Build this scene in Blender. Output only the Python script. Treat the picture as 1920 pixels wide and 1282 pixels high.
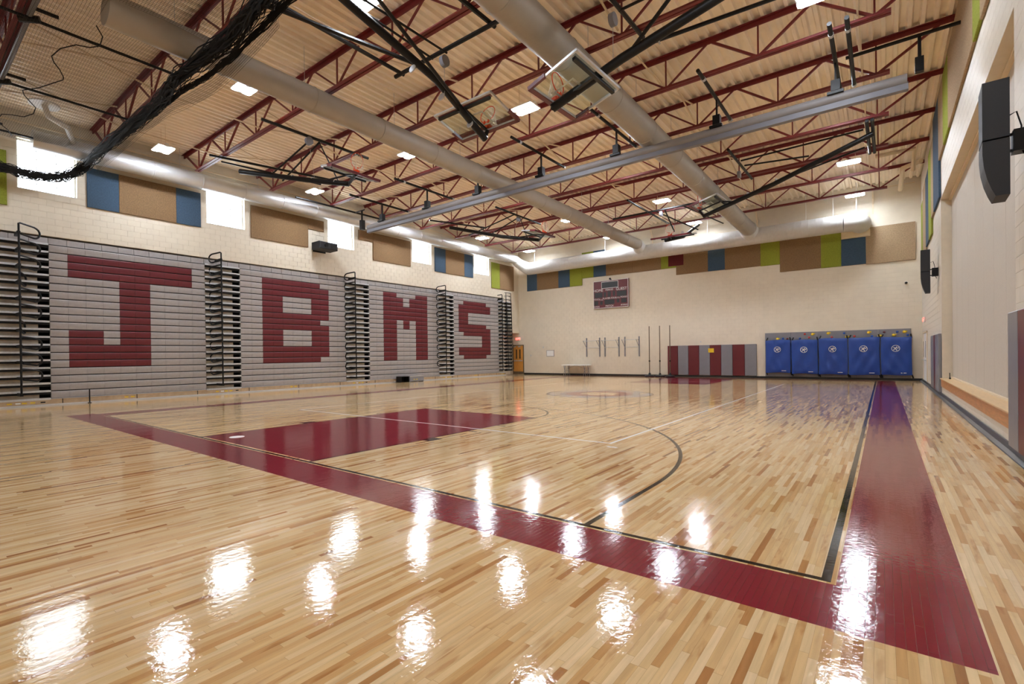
import bpy, math, random
from mathutils import Vector, Matrix
random.seed(7)
for o in list(bpy.data.objects): bpy.data.objects.remove(o)
S = bpy.context.scene
COL = S.collection

# ---------------------------------------------------------------- camera, world, exposure
cam = bpy.data.cameras.new('camera'); co = bpy.data.objects.new('camera', cam); COL.objects.link(co)
S.camera = co
CX, CY, CZ = 15.5534, -3.8057, 1.4366
YAW, PIT, ROL, FPX = 0.69098, -0.00573, -0.01319, 927.69
fw = Vector((-math.sin(YAW)*math.cos(PIT), math.cos(YAW)*math.cos(PIT), math.sin(PIT)))
r0 = Vector((math.cos(YAW), math.sin(YAW), 0)); u0 = r0.cross(fw)
rt = r0*math.cos(ROL)+u0*math.sin(ROL); up = rt.cross(fw)
co.matrix_world = Matrix(((rt.x, up.x, -fw.x, CX), (rt.y, up.y, -fw.y, CY), (rt.z, up.z, -fw.z, CZ), (0, 0, 0, 1)))
cam.sensor_fit = 'HORIZONTAL'; cam.sensor_width = 36.0
cam.lens = FPX*36.0/1920.0
cam.shift_x = 70.18/1920.0; cam.shift_y = 30.65/1920.0
cam.clip_start = 0.05; cam.clip_end = 300

w = bpy.data.worlds.new('sky'); S.world = w; w.use_nodes = True
bg = w.node_tree.nodes['Background']; bg.inputs[0].default_value = (0.86, 0.93, 1.0, 1); bg.inputs[1].default_value = 2.6
S.view_settings.view_transform = 'Standard'; S.view_settings.look = 'None'
S.view_settings.exposure = 2.52; S.view_settings.gamma = 1.0
S.view_settings.use_curve_mapping = False
S.cycles.max_bounces = 8; S.cycles.diffuse_bounces = 5; S.cycles.glossy_bounces = 4
S.cycles.transmission_bounces = 8; S.cycles.transparent_max_bounces = 12
S.cycles.caustics_reflective = False; S.cycles.caustics_refractive = False
S.cycles.sample_clamp_indirect = 6.0
S.cycles.use_denoising = True
LAMP = 33.0            # radiance of the ceiling lamp lenses

# ---------------------------------------------------------------- helpers
def lin(c):
    return tuple(((v/255.0)/12.92 if v <= 10.3 else (((v/255.0)+0.055)/1.055)**2.4) for v in c)

def mat(name, rgb, rough=0.6, metal=0.0, noise=0.0, scale=8.0, bump=0.0, bscale=60.0, spec=0.5, stretch=None):
    m = bpy.data.materials.new(name); m.use_nodes = True
    nt = m.node_tree; b = nt.nodes['Principled BSDF']
    c = lin(rgb)
    b.inputs['Base Color'].default_value = (*c, 1); b.inputs['Roughness'].default_value = rough
    b.inputs['Metallic'].default_value = metal; b.inputs['Specular IOR Level'].default_value = spec
    tc = nt.nodes.new('ShaderNodeTexCoord'); mp = nt.nodes.new('ShaderNodeMapping')
    nt.links.new(tc.outputs['Object'], mp.inputs[0])
    if stretch: mp.inputs['Scale'].default_value = stretch
    if noise > 0:
        n = nt.nodes.new('ShaderNodeTexNoise'); n.inputs['Scale'].default_value = scale; n.inputs['Detail'].default_value = 6
        nt.links.new(mp.outputs[0], n.inputs['Vector'])
        r = nt.nodes.new('ShaderNodeMapRange'); r.inputs[1].default_value = 0.3; r.inputs[2].default_value = 0.7
        r.inputs[3].default_value = 1-noise; r.inputs[4].default_value = 1+noise
        nt.links.new(n.outputs['Fac'], r.inputs[0])
        v = nt.nodes.new('ShaderNodeVectorMath'); v.operation = 'SCALE'; v.inputs[0].default_value = c
        nt.links.new(r.outputs[0], v.inputs['Scale']); nt.links.new(v.outputs[0], b.inputs['Base Color'])
    if bump > 0:
        n2 = nt.nodes.new('ShaderNodeTexNoise'); n2.inputs['Scale'].default_value = bscale; n2.inputs['Detail'].default_value = 4
        nt.links.new(mp.outputs[0], n2.inputs['Vector'])
        bp = nt.nodes.new('ShaderNodeBump'); bp.inputs['Strength'].default_value = bump; bp.inputs['Distance'].default_value = 0.02
        nt.links.new(n2.outputs['Fac'], bp.inputs['Height']); nt.links.new(bp.outputs[0], b.inputs['Normal'])
    return m

def emit(name, rgb, k):
    m = bpy.data.materials.new(name); m.use_nodes = True
    b = m.node_tree.nodes['Principled BSDF']
    b.inputs['Base Color'].default_value = (*lin(rgb), 1)
    b.inputs['Emission Color'].default_value = (*lin(rgb), 1); b.inputs['Emission Strength'].default_value = k
    return m

def wpos(o):
    v = Vector(o.location)
    while o.parent: o = o.parent; v += Vector(o.location)
    return v

class MB:
    def __init__(s): s.v = []; s.f = []; s.sm = False
    def box(s, x0, x1, y0, y1, z0, z1):
        n = len(s.v)
        s.v += [(x, y, z) for z in (z0, z1) for y in (y0, y1) for x in (x0, x1)]
        s.f += [tuple(n+i for i in q) for q in ((0, 2, 3, 1), (4, 5, 7, 6), (0, 1, 5, 4), (2, 6, 7, 3), (0, 4, 6, 2), (1, 3, 7, 5))]
        return s
    def bevbox(s, x0, x1, y0, y1, z0, z1, b, ax, side):
        """box whose face on axis ax / side (+1 / -1) is inset by b (a chamfered slab)"""
        lo = [x0, y0, z0]; hi = [x1, y1, z1]; n = len(s.v)
        oth = [i for i in range(3) if i != ax]
        face = hi[ax] if side > 0 else lo[ax]; back = lo[ax] if side > 0 else hi[ax]
        for d, ins in ((back, 0), (face-side*b, 0), (face, b)):
            for (p, q) in ((0, 0), (1, 0), (1, 1), (0, 1)):
                c = [0, 0, 0]; c[ax] = d
                c[oth[0]] = (hi if p else lo)[oth[0]]+(-ins if p else ins)
                c[oth[1]] = (hi if q else lo)[oth[1]]+(-ins if q else ins)
                s.v.append(tuple(c))
        for k in (0, 4):
            for i in range(4):
                j = (i+1) % 4; s.f.append((n+k+i, n+k+j, n+k+4+j, n+k+4+i))
        s.f.append((n+8, n+9, n+10, n+11)); s.f.append((n+3, n+2, n+1, n))
        return s
    def prism(s, pts, a, b, ax=1):
        """polygon pts (2-D in the other two axes) extruded from a to b along ax"""
        n = len(s.v); k = len(pts); oth = [i for i in range(3) if i != ax]
        for d in (a, b):
            for p in pts:
                c = [0, 0, 0]; c[ax] = d; c[oth[0]] = p[0]; c[oth[1]] = p[1]; s.v.append(tuple(c))
        for i in range(k):
            j = (i+1) % k; s.f.append((n+i, n+j, n+k+j, n+k+i))
        s.f.append(tuple(n+i for i in range(k))[::-1]); s.f.append(tuple(n+k+i for i in range(k)))
        return s
    def tube(s, pts, r, seg=8, caps=True, closed=False):
        pts = [Vector(p) for p in pts]; n0 = len(s.v); m = len(pts)
        rr = r if isinstance(r, (list, tuple)) else [r]*m
        prev = None
        for i, p in enumerate(pts):
            if closed: t = pts[(i+1) % m]-pts[i-1]
            else: t = (pts[min(i+1, m-1)]-pts[max(i-1, 0)])
            t.normalize()
            a = prev if prev is not None else (Vector((0, 0, 1)) if abs(t.z) < 0.9 else Vector((1, 0, 0)))
            u = (a-t*a.dot(t))
            if u.length < 1e-5: u = Vector((1, 0.3, 0)); u = u-t*u.dot(t)
            u.normalize(); v = t.cross(u); prev = u
            for k in range(seg):
                an = 2*math.pi*(k+0.5)/seg
                s.v.append(tuple(p+(u*math.cos(an)+v*math.sin(an))*rr[i]))
        for i in range(m if closed else m-1):
            for k in range(seg):
                a = n0+i*seg+k; b = n0+i*seg+(k+1) % seg
                j = ((i+1) % m); c = n0+j*seg+(k+1) % seg; d = n0+j*seg+k
                s.f.append((a, b, c, d))
        if caps and not closed:
            s.f.append(tuple(n0+k for k in range(seg))[::-1]); s.f.append(tuple(n0+(m-1)*seg+k for k in range(seg)))
        return s
    def bar(s, a, b, w, h, up=(0, 0, 1)):
        a = Vector(a); b = Vector(b); t = (b-a).normalized(); u = Vector(up); u = (u-t*u.dot(t))
        if u.length < 1e-4: u = Vector((1, 0, 0))
        u.normalize(); v = t.cross(u); n = len(s.v)
        for p in (a, b):
            for (i, j) in ((-1, -1), (1, -1), (1, 1), (-1, 1)):
                s.v.append(tuple(p+v*(i*w/2)+u*(j*h/2)))
        s.f += [tuple(n+i for i in q) for q in ((0, 1, 5, 4), (1, 2, 6, 5), (2, 3, 7, 6), (3, 0, 4, 7), (3, 2, 1, 0), (4, 5, 6, 7))]
        return s
    def mesh(s, name, m, off=Vector((0, 0, 0)), smooth=False):
        me = bpy.data.meshes.new(name)
        me.from_pydata([(x-off[0], y-off[1], z-off[2]) for x, y, z in s.v], [], s.f)
        me.materials.append(m)
        if smooth or s.sm:
            me.polygons.foreach_set('use_smooth', [True]*len(me.polygons))
            try: me.set_sharp_from_angle(angle=math.radians(40))
            except Exception: pass
        return me
    def build(s, name, m, parent=None, smooth=False, kind=None, label=None):
        off = wpos(parent) if parent else Vector((0, 0, 0))
        loc = Vector((0, 0, 0))
        if parent is None:
            xs = [v[0] for v in s.v]; ys = [v[1] for v in s.v]; zs = [v[2] for v in s.v]
            loc = Vector(((min(xs)+max(xs))/2, (min(ys)+max(ys))/2, min(zs))); off = loc
        o = bpy.data.objects.new(name, s.mesh(name, m, off, smooth)); COL.objects.link(o)
        if parent: o.parent = parent
        else: o.location = loc
        if kind: o['kind'] = kind
        if label: o['label'] = label
        return o

def tag(o, label, cat, group=None, kind=None):
    o['label'] = label; o['category'] = cat
    if group: o['group'] = group
    if kind: o['kind'] = kind
    return o
def thing(name, label, cat, loc=(0, 0, 0), group=None):
    o = bpy.data.objects.new(name, None); COL.objects.link(o); o.location = loc
    return tag(o, label, cat, group)
def inst(name, me, parent, loc):
    """one more piece that shares mesh data; loc is a world position of the mesh origin"""
    o = bpy.data.objects.new(name, me); COL.objects.link(o); o.parent = parent
    o.location = Vector(loc)-wpos(parent); return o
def struct(mb, name, m, smooth=False):
    o = mb.build(name, m, None, smooth); o['kind'] = 'structure'; return o
def text_mesh(body, size, depth=0.004, align='CENTER'):
    cu = bpy.data.curves.new('t', 'FONT'); cu.body = body; cu.size = size; cu.extrude = depth; cu.align_x = align; cu.align_y = 'CENTER'
    cu.resolution_u = 2
    to = bpy.data.objects.new('t', cu); COL.objects.link(to)
    dg = bpy.context.evaluated_depsgraph_get(); me = bpy.data.meshes.new_from_object(to.evaluated_get(dg))
    bpy.data.objects.remove(to); return me
def add_text(name, body, size, m, parent, pos, xdir, updir, depth=0.004, bold=0.0, align='CENTER'):
    me = text_mesh(body, size, depth, align); me.materials.clear(); me.materials.append(m)
    x = Vector(xdir).normalized(); u = Vector(updir).normalized(); n = x.cross(u)
    o = bpy.data.objects.new(name, me); COL.objects.link(o); o.parent = parent
    M = Matrix(((x.x, u.x, n.x), (x.y, u.y, n.y), (x.z, u.z, n.z))).to_4x4()
    M.translation = Vector(pos)-wpos(parent); o.matrix_local = M; return o

# ---------------------------------------------------------------- node expression helper
class N:
    def __init__(s, nt): s.nt = nt
    def m(s, op, a, b=None, c=None, clamp=False):
        n = s.nt.nodes.new('ShaderNodeMath'); n.operation = op; n.use_clamp = clamp
        for i, v in enumerate((a, b, c)):
            if v is None: continue
            if isinstance(v, (int, float)): n.inputs[i].default_value = v
            else: s.nt.links.new(v, n.inputs[i])
        return n.outputs[0]
    def rect(s, x, y, x0, x1, y0, y1):
        a = s.m('MULTIPLY', s.m('GREATER_THAN', x, x0), s.m('LESS_THAN', x, x1))
        b = s.m('MULTIPLY', s.m('GREATER_THAN', y, y0), s.m('LESS_THAN', y, y1))
        return s.m('MULTIPLY', a, b)
    def rad(s, x, y, cx, cy):
        a = s.m('SUBTRACT', x, cx); b = s.m('SUBTRACT', y, cy)
        return s.m('SQRT', s.m('ADD', s.m('MULTIPLY', a, a), s.m('MULTIPLY', b, b)))
    def ring(s, r, r0, r1): return s.m('MULTIPLY', s.m('GREATER_THAN', r, r0), s.m('LESS_THAN', r, r1))
    def OR(s, *a):
        o = a[0]
        for b in a[1:]: o = s.m('MAXIMUM', o, b)
        return o
    def AND(s, *a):
        o = a[0]
        for b in a[1:]: o = s.m('MULTIPLY', o, b)
        return o
    def mix(s, f, a, b, blend='MIX'):
        n = s.nt.nodes.new('ShaderNodeMix'); n.data_type = 'RGBA'; n.blend_type = blend
        for i, v in ((0, f), (6, a), (7, b)):
            if isinstance(v, (int, float)): n.inputs[i].default_value = v
            elif isinstance(v, tuple): n.inputs[i].default_value = (*v[:3], 1)
            else: s.nt.links.new(v, n.inputs[i])
        return n.outputs[2]

# court geometry (metres)
CW, CL = 15.24, 25.6
BW = 0.0397            # floor board width
X0B = 14.0             # board row origin

def floor_material():
    m = bpy.data.materials.new('maple_court'); m.use_nodes = True; nt = m.node_tree; n = N(nt)
    b = nt.nodes['Principled BSDF']
    g = nt.nodes.new('ShaderNodeNewGeometry'); sp = nt.nodes.new('ShaderNodeSeparateXYZ'); nt.links.new(g.outputs['Position'], sp.inputs[0])
    x, y = sp.outputs[0], sp.outputs[1]
    row = n.m('FLOOR', n.m('DIVIDE', n.m('SUBTRACT', x, X0B), BW))
    L = n.m('MULTIPLY_ADD', n.m('FRACT', n.m('MULTIPLY', row, 0.754877)), 0.55, 0.45)
    off = n.m('FRACT', n.m('MULTIPLY', n.m('MULTIPLY', row, row), 0.1234567))
    t = n.m('ADD', n.m('DIVIDE', y, L), n.m('MULTIPLY', off, 7.0))
    cell = n.m('FLOOR', t)
    cmb = nt.nodes.new('ShaderNodeCombineXYZ'); nt.links.new(row, cmb.inputs[0]); nt.links.new(cell, cmb.inputs[1])
    wn = nt.nodes.new('ShaderNodeTexWhiteNoise'); wn.noise_dimensions = '2D'; nt.links.new(cmb.outputs[0], wn.inputs['Vector'])
    cr = nt.nodes.new('ShaderNodeValToRGB'); nt.links.new(wn.outputs['Value'], cr.inputs[0])
    e = cr.color_ramp.elements
    stops = [(0.0, (162, 110, 66)), (0.035, (182, 130, 80)), (0.09, (198, 150, 96)), (0.22, (214, 174, 120)), (0.5, (224, 190, 140)), (0.8, (229, 199, 152)), (1.0, (234, 206, 164))]
    e[0].position = 0; e[0].color = (*lin(stops[0][1]), 1); e[1].position = 1; e[1].color = (*lin(stops[-1][1]), 1)
    for p, c in stops[1:-1]:
        q = e.new(p); q.color = (*lin(c), 1)
    # grain, stretched along the boards, different on every board
    mp = nt.nodes.new('ShaderNodeCombineXYZ')
    nt.links.new(n.m('ADD', n.m('MULTIPLY', x, 40.0), n.m('MULTIPLY', wn.outputs['Value'], 91.0)), mp.inputs[0]); nt.links.new(n.m('MULTIPLY', y, 2.2), mp.inputs[1])
    nz = nt.nodes.new('ShaderNodeTexNoise'); nz.inputs['Scale'].default_value = 1.0; nz.inputs['Detail'].default_value = 5; nz.inputs['Distortion'].default_value = 0.6
    nt.links.new(mp.outputs[0], nz.inputs['Vector'])
    gr = nt.nodes.new('ShaderNodeMapRange'); gr.inputs[1].default_value = 0.35; gr.inputs[2].default_value = 0.75; gr.inputs[3].default_value = 0.97; gr.inputs[4].default_value = 0.78
    nt.links.new(nz.outputs['Fac'], gr.inputs[0])
    # mineral streaks
    mp2 = nt.nodes.new('ShaderNodeCombineXYZ')
    nt.links.new(n.m('ADD', n.m('MULTIPLY', x, 14.0), n.m('MULTIPLY', wn.outputs['Value'], 37.0)), mp2.inputs[0]); nt.links.new(n.m('MULTIPLY', y, 2.6), mp2.inputs[1])
    n2 = nt.nodes.new('ShaderNodeTexNoise'); n2.inputs['Scale'].default_value = 1.0; n2.inputs['Detail'].default_value = 3
    nt.links.new(mp2.outputs[0], n2.inputs['Vector'])
    st = nt.nodes.new('ShaderNodeMapRange'); st.inputs[1].default_value = 0.585; st.inputs[2].default_value = 0.70; st.inputs[3].default_value = 0; st.inputs[4].default_value = 0.75
    nt.links.new(n2.outputs['Fac'], st.inputs[0])
    # more streaked on darker boards
    stw = n.m('MULTIPLY', st.outputs[0], n.m('SUBTRACT', 1.15, wn.outputs['Value'], clamp=True))
    wood = n.mix(stw, cr.outputs[0], lin((168, 112, 62)))
    sc = nt.nodes.new('ShaderNodeVectorMath'); sc.operation = 'SCALE'; nt.links.new(wood, sc.inputs[0]); nt.links.new(gr.outputs[0], sc.inputs['Scale'])
    wood = sc.outputs[0]
    # joints
    fx = n.m('FRACT', n.m('DIVIDE', n.m('SUBTRACT', x, X0B), BW)); fy = n.m('MULTIPLY', n.m('FRACT', t), L)
    j = n.OR(n.m('LESS_THAN', fx, 0.026), n.m('LESS_THAN', fy, 0.0014))
    wood = n.mix(n.m('MULTIPLY', j, 0.55), wood, lin((120, 78, 42)))
    # ---- paint
    c2 = CW/2; k = 0.0508
    maroon = n.OR(n.rect(x, y, -0.93, 15.935, -0.68, -0.075), n.rect(x, y, 15.318, 15.935, -0.68, 26.28),
                  n.rect(x, y, -0.72, -0.075, -0.68, 26.28), n.rect(x, y, -0.72, 15.935, CL+0.075, 26.28),
                  n.rect(x, y, c2-1.80, c2+1.80, 0.04, 5.76), n.rect(x, y, c2-1.80, c2+1.80, CL-5.76, CL-0.04))
    # white volleyball lines run over the lane
    vb = n.AND(n.rect(x, y, c2-4.572, c2+4.572, 12.8-9.144, 12.8+9.144), n.m('SUBTRACT', 1, n.rect(x, y, c2-4.572+k, c2+4.572-k, 12.8-9.144+k, 12.8+9.144-k)))
    vb = n.OR(vb, n.rect(x, y, 12.24, 12.40, 3.36, 3.43))
    blk = n.AND(n.rect(x, y, -k, CW+k, -k, CL+k), n.m('SUBTRACT', 1, n.rect(x, y, 0, CW, 0, CL)))
    parts = [blk]
    for yb, sgn in ((0.0, 1), (CL, -1)):
        def Y(a, b2): return (yb+a, yb+b2) if sgn > 0 else (yb-b2, yb-a)
        for xc in (c2-1.829, c2+1.829-k):
            parts.append(n.rect(x, y, xc, xc+k, *Y(0, 5.79)))
        parts.append(n.rect(x, y, c2-1.829, c2+1.829, *Y(5.79-k, 5.79)))
        r = n.rad(x, y, c2, yb+sgn*5.79)
        half = n.m('GREATER_THAN', y, yb+5.79) if sgn > 0 else n.m('LESS_THAN', y, yb-5.79)
        parts.append(n.AND(n.ring(r, 1.829-k, 1.829), half))
        r3 = n.rad(x, y, c2, yb+sgn*1.6)
        half3 = n.m('GREATER_THAN', y, yb+1.6) if sgn > 0 else n.m('LESS_THAN', y, yb-1.6)
        parts.append(n.AND(n.ring(r3, 6.02-k, 6.02), half3))
        for xc in (c2-6.02, c2+6.02-k): parts.append(n.rect(x, y, xc, xc+k, *Y(0, 1.6)))
        for side in (-1, 1):
            xa = c2+side*1.829
            lo, hi = (xa, xa+0.2) if side > 0 else (xa-0.2, xa)
            parts.append(n.rect(x, y, lo, hi, *Y(2.13, 2.44)))
            for yy in (3.35, 4.26, 5.18): parts.append(n.rect(x, y, lo, hi, *Y(yy, yy+k)))
    parts.append(n.rect(x, y, 0, CW, 12.8-k/2, 12.8+k/2))
    black = n.OR(*parts)
    rc = n.rad(x, y, c2, 12.8)
    at = nt.nodes.new('ShaderNodeTexNoise'); at.inputs['Scale'].default_value = 3.0
    nt.links.new(g.outputs['Position'], at.inputs['Vector'])
    inner = n.m('LESS_THAN', n.m('ADD', rc, n.m('MULTIPLY', at.outputs['Fac'], 0.7)), 1.0)
    col = wood
    col = n.mix(n.ring(rc, -1, 1.18), col, lin((150, 58, 54)))
    col = n.mix(inner, col, lin((226, 190, 138)))
    col = n.mix(n.ring(rc, 1.18, 1.40), col, lin((150, 154, 162)))
    col = n.mix(n.AND(n.ring(rc, 1.42, 1.80), n.m('GREATER_THAN', n.m('SINE', n.m('MULTIPLY', x, 9.0)), -0.4)), col, lin((168, 168, 170)))
    col = n.mix(n.ring(rc, 1.78, 1.87), col, lin((40, 40, 42)))
    col = n.mix(n.ring(rc, 1.37, 1.40), col, lin((60, 58, 58)))
    col = n.mix(maroon, col, lin((126, 28, 44)))
    col = n.mix(black, col, lin((14, 13, 12)))
    col = n.mix(vb, col, lin((240, 240, 238)))
    # paint shows faint board joints too
    col = n.mix(n.AND(j, n.OR(maroon, black)), col, lin((52, 14, 20)))
    nt.links.new(col, b.inputs['Base Color'])
    # gloss: each board tilted a hair, slight waves, scuffs
    sub = nt.nodes.new('ShaderNodeVectorMath'); sub.operation = 'SUBTRACT'; nt.links.new(wn.outputs['Color'], sub.inputs[0]); sub.inputs[1].default_value = (0.5, 0.5, 0.5)
    tl = nt.nodes.new('ShaderNodeVectorMath'); tl.operation = 'SCALE'; nt.links.new(sub.outputs[0], tl.inputs[0]); tl.inputs['Scale'].default_value = 0.011
    bp = nt.nodes.new('ShaderNodeBump'); bp.inputs['Strength'].default_value = 0.09; bp.inputs['Distance'].default_value = 0.01
    wv = nt.nodes.new('ShaderNodeTexNoise'); wv.inputs['Scale'].default_value = 26.0; wv.inputs['Detail'].default_value = 6
    nt.links.new(g.outputs['Position'], wv.inputs['Vector']); nt.links.new(wv.outputs['Fac'], bp.inputs['Height'])
    ad = nt.nodes.new('ShaderNodeVectorMath'); ad.operation = 'ADD'; nt.links.new(bp.outputs[0], ad.inputs[0]); nt.links.new(tl.outputs[0], ad.inputs[1])
    nm = nt.nodes.new('ShaderNodeVectorMath'); nm.operation = 'NORMALIZE'; nt.links.new(ad.outputs[0], nm.inputs[0])
    nt.links.new(nm.outputs[0], b.inputs['Normal'])
    sf = nt.nodes.new('ShaderNodeTexNoise'); sf.inputs['Scale'].default_value = 5.0; sf.inputs['Detail'].default_value = 8
    nt.links.new(g.outputs['Position'], sf.inputs['Vector'])
    rr = nt.nodes.new('ShaderNodeMapRange'); rr.inputs[1].default_value = 0.35; rr.inputs[2].default_value = 0.75; rr.inputs[3].default_value = 0.035; rr.inputs[4].default_value = 0.085
    nt.links.new(sf.outputs['Fac'], rr.inputs[0]); nt.links.new(n.m('MULTIPLY_ADD', maroon, 0.03, rr.outputs[0]), b.inputs['Roughness'])
    b.inputs['Specular IOR Level'].default_value = 0.46
    return m

M_floor = floor_material()
WALL = (217, 207, 188)
M_wall = mat('painted_block', WALL, 0.55, noise=0.03, scale=3, bump=0.12, bscale=90)
M_wallR = mat('painted_block_right', (214, 207, 194), 0.5, noise=0.03, scale=3, bump=0.12, bscale=90)
M_joint = mat('block_joint', (213, 202, 182), 0.8, noise=0.03)
M_deck = mat('roof_deck', (248, 236, 216), 0.55, noise=0.04, scale=2)
M_steel = mat('red_steel', (116, 36, 36), 0.45, noise=0.08, scale=5)
M_cream = mat('cream_steel', (226, 208, 178), 0.5, noise=0.03)
M_duct = mat('duct_silver_fabric', (204, 206, 208), 0.36, metal=0.5, noise=0.05, scale=2, bump=0.35, bscale=6)
M_duct2 = mat('duct_grey_fabric', (160, 153, 142), 0.5, metal=0.1, noise=0.05, scale=2, bump=0.3, bscale=6)
M_ductgal = mat('duct_galvanised', (196, 195, 192), 0.35, metal=0.0, noise=0.04, bump=0.1, bscale=8)
M_black = mat('black_steel', (16, 15, 15), 0.42, noise=0.1, spec=0.3)
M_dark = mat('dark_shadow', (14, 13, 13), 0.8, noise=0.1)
M_grey = mat('grey_plastic', (158, 153, 151), 0.42, noise=0.05, scale=12)
M_mar = mat('maroon_plastic', (98, 26, 35), 0.42, noise=0.06, scale=12)
M_silver = mat('aluminium', (196, 198, 200), 0.35, metal=0.35, noise=0.05)
M_tread = mat('tread_metal', (196, 198, 200), 0.4, metal=0.2, noise=0.08, scale=20)
M_tan = mat('tan_board', (182, 158, 128), 0.6, noise=0.12, scale=6)
M_riser = mat('riser_board', (164, 152, 134), 0.6, noise=0.15, scale=6)
M_white = mat('white_paint', (232, 232, 230), 0.5, noise=0.02)
M_yel = mat('yellow_label', (226, 190, 30), 0.5, noise=0.04)
M_red = mat('red_label', (190, 50, 40), 0.5, noise=0.04)
M_brownp = mat('brown_acoustic', (134, 106, 74), 0.95, noise=0.22, scale=26, bump=0.6, bscale=120)
M_tanp = mat('tan_acoustic', (166, 142, 112), 0.95, noise=0.22, scale=26, bump=0.6, bscale=120)
M_bluep = mat('blue_acoustic', (62, 84, 106), 0.95, noise=0.2, scale=26, bump=0.6, bscale=120)
M_greenp = mat('green_acoustic', (140, 148, 50), 0.95, noise=0.16, scale=26, bump=0.6, bscale=120)
M_marp = mat('maroon_acoustic', (92, 26, 30), 0.95, noise=0.16, scale=26, bump=0.6, bscale=120)
M_vgrey = mat('grey_vinyl', (126, 126, 132), 0.38, noise=0.04, scale=3, bump=0.15, bscale=5)
M_vmar = mat('maroon_vinyl', (98, 30, 36), 0.38, noise=0.05, scale=3, bump=0.15, bscale=5)
M_blue = mat('blue_vinyl', (26, 66, 148), 0.36, noise=0.08, scale=2.5, bump=1.0, bscale=2.2, stretch=(1, 1, 0.45))
M_base = mat('black_rubber', (26, 26, 27), 0.4, noise=0.1)
M_baseg = mat('grey_rubber', (66, 72, 76), 0.3, noise=0.1, scale=20)
M_wood = mat('varnished_wood', (196, 140, 84), 0.35, noise=0.16, scale=5, stretch=(6, 0.6, 6))
M_woodl = mat('light_maple', (224, 190, 140), 0.3, noise=0.08, scale=5, stretch=(6, 0.6, 6))
M_door = mat('oak_door', (212, 150, 72), 0.35, noise=0.1, scale=6, stretch=(6, 6, 0.8))
M_frame = mat('bronze_frame', (104, 88, 68), 0.5, noise=0.05)
M_part = mat('partition_fabric', (192, 185, 174), 0.8, noise=0.04, scale=30)
M_orange = mat('orange_rim', (226, 74, 24), 0.35, noise=0.05)
M_net = mat('white_cord', (232, 226, 214), 0.7, noise=0.05)
M_spk = mat('speaker_grille', (32, 33, 37), 0.6, noise=0.15, scale=180)
M_curt = mat('grey_curtain_vinyl', (132, 128, 128), 0.5, noise=0.05, scale=3)
M_nett = mat('black_netting', (14, 14, 14), 0.8, noise=0.1)
M_lens = emit('lamp_lens', (236, 244, 255), LAMP)
M_exit = emit('exit_letters', (255, 60, 50), 2.2)
M_screen = mat('board_display', (30, 30, 30), 0.3, noise=0.1)
M_winpaint = mat('window_frame_paint', (226, 226, 222), 0.5, noise=0.02)  # even pale paint, shared by window frames and glazing bars
def glass(name, tint=(1, 1, 1), rough=0.0):
    m = bpy.data.materials.new(name); m.use_nodes = True; nt = m.node_tree
    nt.nodes.remove(nt.nodes['Principled BSDF'])
    t = nt.nodes.new('ShaderNodeBsdfTransparent'); t.inputs[0].default_value = (*tint, 1)
    gl = nt.nodes.new('ShaderNodeBsdfGlossy'); gl.inputs['Roughness'].default_value = 0.05
    fr = nt.nodes.new('ShaderNodeFresnel'); fr.inputs[0].default_value = 1.45
    mx = nt.nodes.new('ShaderNodeMixShader'); o = nt.nodes['Material Output']
    ge = nt.nodes.new('ShaderNodeNewGeometry'); q = N(nt)
    nt.links.new(q.m('MULTIPLY', fr.outputs[0], q.m('SUBTRACT', 1.0, ge.outputs['Backfacing'])), mx.inputs[0]); nt.links.new(t.outputs[0], mx.inputs[1]); nt.links.new(gl.outputs[0], mx.inputs[2]); nt.links.new(mx.outputs[0], o.inputs[0])
    return m
M_glass = glass('window_glass', (0.98, 0.99, 1.0))
M_bglass = glass('backboard_glass', (0.90, 0.94, 0.91))

# ---------------------------------------------------------------- room shell
XL, XR, YF, YN, ZC = -5.45, 16.93, 26.85, -9.0, 9.38
SB = 5.52     # underside of the left wall over the stowed seating
fl = MB().box(-6.4, 17.4, YN-0.1, YF+0.1, -0.2, 0.0)
floor = struct(fl, 'floor', M_floor)
# nearest boards as pieces of their own (each sits 0.5 mm proud of the slab)
def row_len(r): return 0.45+0.55*((r*0.754877) % 1.0)
def row_off(r): return 7.0*((r*r*0.1234567) % 1.0)
boards = []
for r in range(-190, 75):
    L = row_len(r); of = row_off(r); xa = X0B+r*BW
    if xa > XR-0.14: continue
    c = math.floor(-3.5/L+of)
    while True:
        ya = (c-of)*L; yb = ya+L
        if ya > 3.0: break
        cx = xa+BW/2; cy = (ya+yb)/2
        d = Vector((cx-CX, cy-CY, -CZ)); z = d.dot(fw)
        if z > 0.8:
            px = 960-70.18+FPX*d.dot(rt)/z; py = 641+30.65-FPX*d.dot(up)/z
            if -60 < px < 1980 and py < 1330: boards.append((d.length, xa, ya, yb))
        c += 1
boards.sort()
def board_mb(mb, xa, ya, yb): return mb.bevbox(xa+0.0002, xa+BW-0.0002, ya+0.0002, yb-0.0002, -0.004, 0.0002, 0.0002, 2, 1)
for d, xa, ya, yb in boards[:300]:
    board_mb(MB(), xa, ya, yb).build('floor_board', M_floor, floor)
rest = MB()
for d, xa, ya, yb in boards[300:7000]: board_mb(rest, xa, ya, yb)
rest.build('floor_board_field', M_floor, floor, kind='stuff')

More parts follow.
